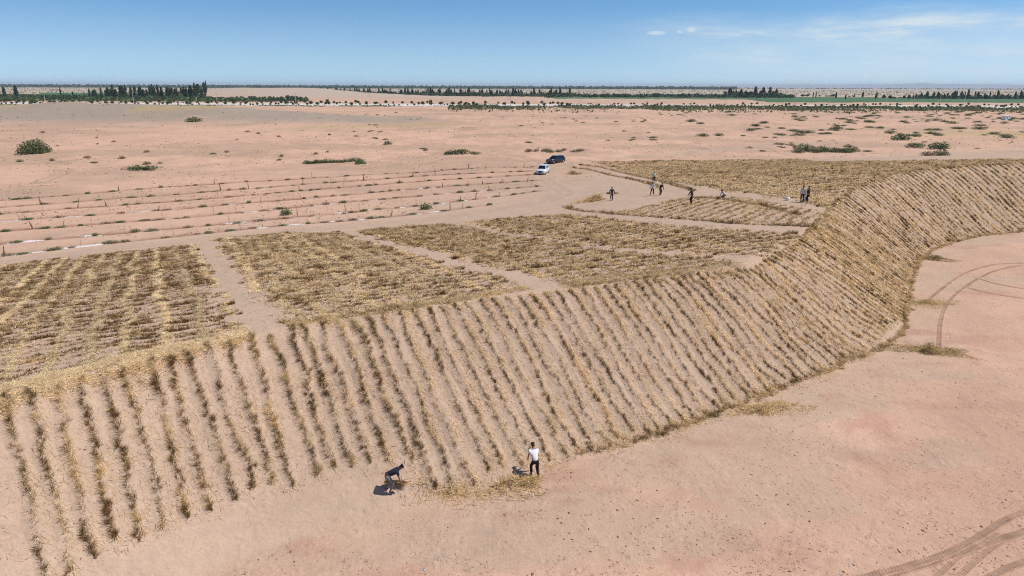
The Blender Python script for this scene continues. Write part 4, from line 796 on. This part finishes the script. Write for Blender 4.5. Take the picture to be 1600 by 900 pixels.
def person(pos, rz, label, shirt, trousers, lean=.05, hip=.92, hands=None, feet=None, look=0.0, hair='hair', sleeves='short', cap=False, height=1.0):
    """facing local +Y; lean = forward angle of the trunk; hands/feet in local metres"""
    p = empty('person', pos, rz); p.scale = (height,) * 3; tag(p, label, 'person')
    pel = Vector((0, 0, hip)); up = Vector((0, math.sin(lean), math.cos(lean))); fwd = Vector((0, math.cos(lean), -math.sin(lean)))
    sp = pel + up * .22; ch = pel + up * .42; nk = pel + up * .55; hd_up = Vector((0, math.sin(lean * .8 + look), math.cos(lean * .8 + look))); hf = Vector((0, hd_up.z, -hd_up.y))
    h0 = nk + hd_up * .10; h1 = nk + hd_up * .20; h2 = nk + hd_up * .275
    hands = hands or [Vector((-.26, .08, hip - .12)), Vector((.26, .08, hip - .12))]; feet = feet or [Vector((-.11, .0, .08)), Vector((.11, .03, .08))]
    J = [(pel, (.135, .105)), (sp, (.125, .10)), (ch, (.125, .085)), (nk, .055), (h0, (.062, .072)), (h1, (.075, .092)), (h2, .06), (h1 + hf * .105 - hd_up * .012, .018), (h1 + Vector((.085, 0, 0)), .018), (h1 + Vector((-.085, 0, 0)), .018)]
    E = [(0, 1), (1, 2), (2, 3), (3, 4), (4, 5), (5, 6), (5, 7), (5, 8), (5, 9)]
    S = [(pel - up * .06, (.16, .135)), (sp, (.15, .13)), (ch, (.185, .155)), (nk - up * .02, (.11, .10))]; SE = [(0, 1), (1, 2), (2, 3)]
    T = [(pel + up * .05, (.145, .118)), (pel - up * .03, (.15, .122))]; TE = [(0, 1)]; shoes = []
    for s, hnd, ft in ((-1, hands[0], feet[0]), (1, hands[1], feet[1])):
        hipj = pel + Vector((s * .095, 0, -.05)); kn, an = ik(hipj, ft, .44, .42, Vector((s * .12, 1, 0)))
        toe = an + Vector((s * .02, .15, -.045)); b = len(J); J += [(hipj, .092), (kn, .062), (an, .042), (toe, .03)]; E += [(0, b), (b, b + 1), (b + 1, b + 2), (b + 2, b + 3)]
        b = len(T); T += [(hipj, .105), (kn, .08), (an + (kn - an).normalized() * .05, .066)]; TE += [(1, b), (b, b + 1), (b + 1, b + 2)]
        shoes.append([(an + Vector((0, -.05, -.03)), .05), (an + Vector((0, .05, -.035)), .052), (toe + Vector((0, .03, .0)), .042)])
        sh = pel + up * .50 + Vector((s * .185, 0, 0)); el_, wr = ik(sh, hnd, .29, .25, Vector((s * .5, -.8, -.2)))
        b = len(J); J += [(sh, .05), (el_, .043), (wr, .03)]; E += [(2, b), (b, b + 1), (b + 1, b + 2)]
        hd = (wr - el_).normalized(); sd = hd.cross(Vector((0, 1, .2))).normalized(); palm = wr + hd * .075; b = len(J); J.append((palm, (.034, .022))); E.append((b - 1, b)); nb = b
        for q, (off, ln) in enumerate(((-.033, .075), (-.011, .09), (.011, .085), (.033, .065))):
            k1 = palm + sd * off + hd * ln * .45; k2 = palm + sd * off * 1.1 + hd * ln * .8 + fwd * -.0 + Vector((0, .02, 0)); b = len(J); J += [(k1, .0095), (k2, .008)]; E += [(nb, b), (b, b + 1)]
        b = len(J); J += [(wr + hd * .03 - sd * s * .04, .011), (wr + hd * .075 - sd * s * .06, .009)]; E += [(nb - 1, b), (b, b + 1)]
        b = len(S); f = {'short': .62, 'long': 1.0}[sleeves]; S += [(sh, .08), (sh.lerp(el_, f), .068)]; SE += [(2, b), (b, b + 1)]
        if sleeves == 'long': S.append((el_.lerp(wr, .93), .05)); SE.append((b + 1, b + 2))
    mesh_obj('body', skin_mesh('body', J, E), M['skin'], p); mesh_obj('shirt', skin_mesh('shirt', S, SE), M[shirt], p); mesh_obj('trousers', skin_mesh('trousers', T, TE), M[trousers], p)
    for sh_ in shoes: mesh_obj('shoe', skin_mesh('shoe', sh_, [(0, 1), (1, 2)], 1), M['shoe'], p)
    hb = [(h0 - hf * .035 + hd_up * .02, (.066, .055)), (h1 - hf * .022 + hd_up * .01, (.086, .088)), (h1 + hd_up * .055 - hf * .005, (.074, .084)), (h1 + hd_up * .05 + hf * .05, .05)]
    if cap: hb += [(h1 + hd_up * .045 + hf * .14, .028)]
    mesh_obj('cap' if cap else 'hair', skin_mesh('cap' if cap else 'hair', hb, [(i, i + 1) for i in range(len(hb) - 1)], 1), M[hair], p)
    return p
g_ = at(606, 768)
person((g_.x, g_.y, g_.z), math.radians(-80), 'man in dark navy shirt and grey trousers bending over to plant straw', 'navy', 'grey', lean=1.22, hip=.86, hands=[Vector((-.10, .55, .48)), Vector((.12, .60, .46))], feet=[Vector((-.13, -.10, .08)), Vector((.12, .10, .08))], look=-.2, height=1.03)
def sheaf(pos, rz, length, r, n, label, dark=.3, tilt=0.0):
    t = RNG.random(n); a = RNG.random(n) * 6.28; w = r * (.45 + 1.1 * np.abs(t - .45)) * np.sqrt(RNG.random(n))
    P = np.stack([np.cos(a) * w, (t - .5) * length * .55 - length * .22, np.sin(a) * w * .8 + r * .7], 1); D = np.stack([RNG.normal(size=n) * .12, np.ones(n), RNG.normal(size=n) * .10], 1)
    o = mesh_obj('straw_bundle', straw_mesh('straw_bundle', [blades(P, D, length * RNG.uniform(.35, .6, n), .03 * RNG.uniform(.6, 1.3, n), straw_colour(n, dark))]), M['straw']); o.location = pos; o.rotation_euler = (tilt, 0, rz)
    return tag(o, label, 'straw bundle')
gb = at(620, 758); sheaf((gb.x, gb.y, gb.z + .05), math.radians(-100), 1.15, .13, 420, 'dark straw bundle held down on the sand by the bending man', .7)
g_ = at(836, 746)
person((g_.x, g_.y, g_.z), math.radians(14), 'man in white short sleeved shirt and black trousers facing the slope', 'white', 'black', lean=.62, hip=.88, hands=[Vector((-.24, .58, .55)), Vector((.22, .46, .52))], feet=[Vector((-.12, .20, .08)), Vector((.12, -.16, .08))], look=.15, height=1.04)
g_ = at(956, 313); person(g_, math.radians(150), 'brown clad worker carrying straw under both arms across the bare hollow', 'dusk', 'dusk', lean=.2, sleeves='long', hands=[Vector((-.38, .12, .95)), Vector((.38, .12, .95))])
for s, d in ((-1, 'outer'), (1, 'inner')):
    sheaf((g_.x + s * .47, g_.y - .1, g_.z + .82), math.radians(100 + 25 * s), .8, .18, 260, f'straw bundle under the {"left" if s > 0 else "right"} arm of the worker in the bare hollow', .5)
g_ = at(1019, 305); person(g_, math.radians(160), 'worker in pale pink shirt and dark trousers standing by the double straw line', 'pink', 'black', lean=.15, sleeves='long', feet=[Vector((-.20, 0, .08)), Vector((.20, .05, .08))], hands=[Vector((-.42, .25, .98)), Vector((.34, .2, .9))])
g_ = at(1031, 305); person(g_, math.radians(210), 'worker all in black stooping beside the one in pale pink', 'black', 'black', lean=.5, sleeves='long', hands=[Vector((-.3, .3, .75)), Vector((.3, .3, .75))])
g_ = at(1022, 285); person(g_, math.radians(20), 'worker in blue grey top walking on the pale path behind the hollow', 'pale', 'black', lean=.1, sleeves='long', feet=[Vector((-.1, .18, .08)), Vector((.1, -.18, .10))])
g_ = at(1081, 319); person(g_, math.radians(95), 'tall man in dark grey jacket standing among the diagonal straw rows', 'dusk', 'black', lean=.28, sleeves='long', look=.2, hands=[Vector((-.25, .4, .95)), Vector((.25, .42, .9))], height=1.06)
g_ = at(1132, 310); person(g_, math.radians(120), 'worker in white shirt crouching over the brown straw line', 'white', 'navy', lean=.85, hip=.42, feet=[Vector((-.14, .12, .08)), Vector((.14, .02, .08))], hands=[Vector((-.15, .65, .18)), Vector((.15, .68, .16))], look=-.1)
g_ = at(1253, 316); person(g_, math.radians(-12), 'man in pale blue grey shirt standing close beside a darker dressed man', 'pale', 'black', sleeves='long', height=1.03)
g_ = at(1262, 316); person(g_, math.radians(35), 'man in dark top with cap standing close beside one in pale shirt', 'dusk', 'black', sleeves='long', cap=True, hair='dusk', height=1.0)
bpy.data.scenes.remove(WORK)
def sack(px, py, h, label):
    c = at(px, py); bm = bmesh.new(); bmesh.ops.create_icosphere(bm, subdivisions=3, radius=1)
    for v in bm.verts:
        d = v.co.copy(); n_ = .85 + .3 * float(fbm(np.array([d.x * 2 + px]), np.array([d.y * 2 + d.z]), 4, 2)[0]); top = max(0, d.z - .45)
        v.co = Vector((d.x * .26 * n_ * (1 - top * 1.1), d.y * .20 * n_ * (1 - top * 1.1), max(-.42, d.z * .5) * h * n_ + .42 * h))
    tube(bm, [Vector((0, 0, .8 * h)), Vector((.02, 0, .92 * h)), Vector((.05, .02, 1.08 * h))], [.05, .035, .09], 8)
    me = bpy.data.meshes.new('white_sack'); bm.to_mesh(me); bm.free(); tag(mesh_obj('white_sack', me, M['sack']), label, 'sack').location = c
    for q in me.polygons: q.use_smooth = True
sack(1257.5, 315.5, .85, 'full upright white sack between the two standing men'); sack(1230, 313, .5, 'small slumped white sack on the pale path')

# ------------------------------------------------------------------ cars
def loft(bm, sections):
    rings = [[bm.verts.new(Vector(p)) for p in sec] for sec in sections]
    for a, b in zip(rings, rings[1:]):
        for k in range(len(a)): bm.faces.new((a[k], a[(k + 1) % len(a)], b[(k + 1) % len(a)], b[k]))
    bm.faces.new(rings[0][::-1]); bm.faces.new(rings[-1])
def to_me(bm, name, mat, smooth=True):
    bmesh.ops.recalc_face_normals(bm, faces=bm.faces[:]); me = bpy.data.meshes.new(name); bm.to_mesh(me); bm.free(); me.materials.append(mat)
    for q in me.polygons: q.use_smooth = smooth
    return me
def quad_slab(name, pts, mat, parent, t=.012):
    pts = [Vector(p) for p in pts]; n = (pts[1] - pts[0]).cross(pts[-1] - pts[0]).normalized() * t; bm = bmesh.new()
    a = [bm.verts.new(p + n) for p in pts]; b = [bm.verts.new(p - n) for p in pts]; k = len(pts); bm.faces.new(a); bm.faces.new(b[::-1])
    for i in range(k): bm.faces.new((a[i], b[i], b[(i + 1) % k], a[(i + 1) % k]))
    return mesh_obj(name, to_me(bm, name, mat, False), None, parent)
def car(pos, heading, paint, label, H=1.5, L=4.6, W=1.84, suv=False):
    """front towards local -Y"""
    o = empty('parked_car', pos, heading); tag(o, label, 'car'); hl = L / 2; belt = H * .60; bonnet = H * .55
    def sec(y, w, zb, zt, rnd=.10):
        return [(-w + rnd * .5, y, zb), (-w, y, zb + .14), (-w, y, zt - .20), (-w + .07, y, zt - .05), (-w + .22, y, zt), (0, y, zt + .03), (w - .22, y, zt), (w - .07, y, zt - .05), (w, y, zt - .20), (w, y, zb + .14), (w - rnd * .5, y, zb)]
    w = W / 2; bm = bmesh.new()
    loft(bm, [sec(-hl, w * .80, .32, bonnet - .14), sec(-hl + .12, w * .93, .22, bonnet - .07), sec(-hl + .55, w, .20, bonnet), sec(-hl + 1.25, w, .20, belt), sec(0, w, .20, belt + .02), sec(hl - .9, w, .20, belt + .03), sec(hl - .2, w * .95, .24, belt + .02), sec(hl, w * .84, .34, belt - .08)])
    mesh_obj('body', to_me(bm, 'body', M[paint]), None, o)
    y0, y1, y2, y3 = -hl + 1.15, -hl + 1.95, hl - (.55 if suv else 1.25), hl - (.10 if suv else .45); wb, wt = w * .93, w * .70; bm = bmesh.new()
    def cab(y, ww, z, z0): return [(-ww, y, z0), (-ww, y, z - .03), (-ww + .10, y, z), (0, y, z + .02), (ww - .10, y, z), (ww, y, z - .03), (ww, y, z0)]
    B = [[(-wb, y0, belt - .05), (wb, y0, belt - .05), (wb, y3, belt - .02), (-wb, y3, belt - .02)], [(-wt, y1, H - .03), (wt, y1, H - .03), (wt, y2, H - .03), (-wt, y2, H - .03)], [(-wt * .9, y1 + .12, H), (wt * .9, y1 + .12, H), (wt * .9, y2 - .12, H), (-wt * .9, y2 - .12, H)]]
    loft(bm, B); mesh_obj('roof', to_me(bm, 'roof', M[paint], False), None, o)
    def pt(u, v, side=None, front=None):
        if front is not None:
            ya, yb = (y0, y1) if front else (y3, y2); e = -.015 if front else .015
            return ((wb + (wt - wb) * v) * u, ya + (yb - ya) * v + e, belt - .03 + (H - .03 - belt + .03) * v + .012)
        a = y0 + (y3 - y0) * u; b = y1 + (y2 - y1) * u; return (side * (wb + (wt - wb) * v + .012), a + (b - a) * v, belt - .03 + (H - belt) * v)
    quad_slab('windscreen', [pt(-.88, .10, front=True), pt(.88, .10, front=True), pt(.86, .92, front=True), pt(-.86, .92, front=True)], M['glass'], o)
    quad_slab('rear_window', [pt(-.84, .18, front=False), pt(.84, .18, front=False), pt(.82, .88, front=False), pt(-.82, .88, front=False)], M['glass'], o)
    for s in (-1, 1):
        for (a, b) in ((.10, .48), (.52, .90)): quad_slab('side_window', [pt(a, .14, s), pt(b, .14, s), pt(b - .02, .86, s), pt(a + .03, .86, s)], M['glass'], o)
        for y in (-hl + .85, hl - .90):
            wh = empty('wheel', (s * (w - .10), y, .33)); wh.parent = o
            bm = bmesh.new(); tube(bm, [Vector((-.11, 0, 0)), Vector((-.09, 0, 0)), Vector((.09, 0, 0)), Vector((.11, 0, 0))], [.29, .33, .33, .29], 20); mesh_obj('tyre', to_me(bm, 'tyre', M['tyre']), None, wh)
            bm = bmesh.new(); tube(bm, [Vector((s * .09, 0, 0)), Vector((s * .125, 0, 0))], [.21, .17], 16); mesh_obj('rim', to_me(bm, 'rim', M['rim'], False), None, wh)
            bm = bmesh.new(); arc_ = [(math.cos(t) * .41, math.sin(t) * .41) for t in np.linspace(-.15, math.pi + .15, 12)]
            quad_slab('wheel_arch', [(s * (w + .004), y + a, .31 + b) for a, b in arc_], M['trim'], o, .004); bm.free()
        quad_slab('headlight', [(s * w * .88, -hl + .10, bonnet - .14), (s * w * .50, -hl - .02, bonnet - .17), (s * w * .50, -hl - .03, bonnet - .29), (s * w * .86, -hl + .07, bonnet - .28)], M['lamp'], o)
        quad_slab('mirror', [(s * (w + .02), y0 + .45, belt + .04), (s * (w + .20), y0 + .48, belt + .05), (s * (w + .20), y0 + .50, belt + .18), (s * (w + .02), y0 + .47, belt + .17)], M[paint], o, .05)
        quad_slab('tail_light', [(s * w * .86, hl + .01, belt - .16), (s * w * .55, hl + .02, belt - .16), (s * w * .55, hl + .02, belt - .30), (s * w * .86, hl + .01, belt - .30)], plain_mat('tail_red', (.3, .01, .01), .3), o)
    quad_slab('grille', [(-w * .46, -hl - .012, bonnet - .20), (w * .46, -hl - .012, bonnet - .20), (w * .42, -hl - .03, bonnet - .36), (-w * .42, -hl - .03, bonnet - .36)], M['trim'], o)
    quad_slab('bumper', [(-w * .74, -hl - .01, .44), (w * .74, -hl - .01, .44), (w * .68, -hl - .01, .33), (-w * .68, -hl - .01, .33)], M['trim'], o, .02)
    quad_slab('number_plate', [(-.22, -hl - .045, .56), (.22, -hl - .045, .56), (.22, -hl - .045, .45), (-.22, -hl - .045, .45)], M['lamp'] if paint == 'carblack' else M['blue'], o)
    return o
car(at(848, 271), math.radians(-14), 'carwhite', 'white car parked on the dirt track with its front to the dune', H=1.72, suv=True, W=1.95, L=4.7)
car(at(868, 254), math.radians(-48), 'carblack', 'black car parked behind the white one on the dirt track', H=1.60, suv=True, W=1.95, L=4.8)

# ------------------------------------------------------------------ white site cabin
c = at(1571, 188); o = empty('site_cabin', c, math.radians(24)); tag(o, 'small white flat roofed cabin with a dark blue window on the plain', 'cabin'); CS = 1.0
def cbox(name, x0, x1, y0, y1, z0, z1, mat):
    bm = bmesh.new(); bmesh.ops.create_cube(bm, size=1, matrix=Matrix.Translation(((x0 + x1) / 2, (y0 + y1) / 2, (z0 + z1) / 2)) @ Matrix.Diagonal((x1 - x0, y1 - y0, z1 - z0, 1)))
    bmesh.ops.bevel(bm, geom=bm.edges[:], offset=.02, segments=1, affect='EDGES'); return mesh_obj(name, to_me(bm, name, mat, False), None, o)
cbox('wall', -2.0, 2.0, -1.2, 1.2, -.2, 2.3, M['panelwhite']); cbox('roof', -2.12, 2.12, -1.32, 1.32, 2.303, 2.45, M['panelwhite']); cbox('window', -1.35, -.5, -1.23, -1.203, .95, 1.85, M['blue']); cbox('window_frame', -1.42, -.43, -1.215, -1.2, .88, 1.92, M['panelwhite']); cbox('door', .7, 1.5, -1.225, -1.203, 0, 2.0, M['pale'])

# ------------------------------------------------------------------ haze
bm = bmesh.new(); bmesh.ops.create_cube(bm, size=1, matrix=Matrix.Translation((0, 11000, 35)) @ Matrix.Diagonal((52000, 30000, 86, 1)))
me = bpy.data.meshes.new('haze'); bm.to_mesh(me); bm.free(); hz = mesh_obj('haze', me); tag(hz, 'thin pale blue desert haze over the whole plain', 'haze', kind='stuff')
m = bpy.data.materials.new('haze'); m.use_nodes = True; nt = m.node_tree; nt.nodes.clear(); pv = N(nt, 'ShaderNodeVolumePrincipled'); pv.inputs['Color'].default_value = (.78, .90, 1.0, 1); pv.inputs['Density'].default_value = 6.0e-5; pv.inputs['Anisotropy'].default_value = 0.0
nt.links.new(pv.outputs[0], N(nt, 'ShaderNodeOutputMaterial').inputs['Volume']); me.materials.append(m)
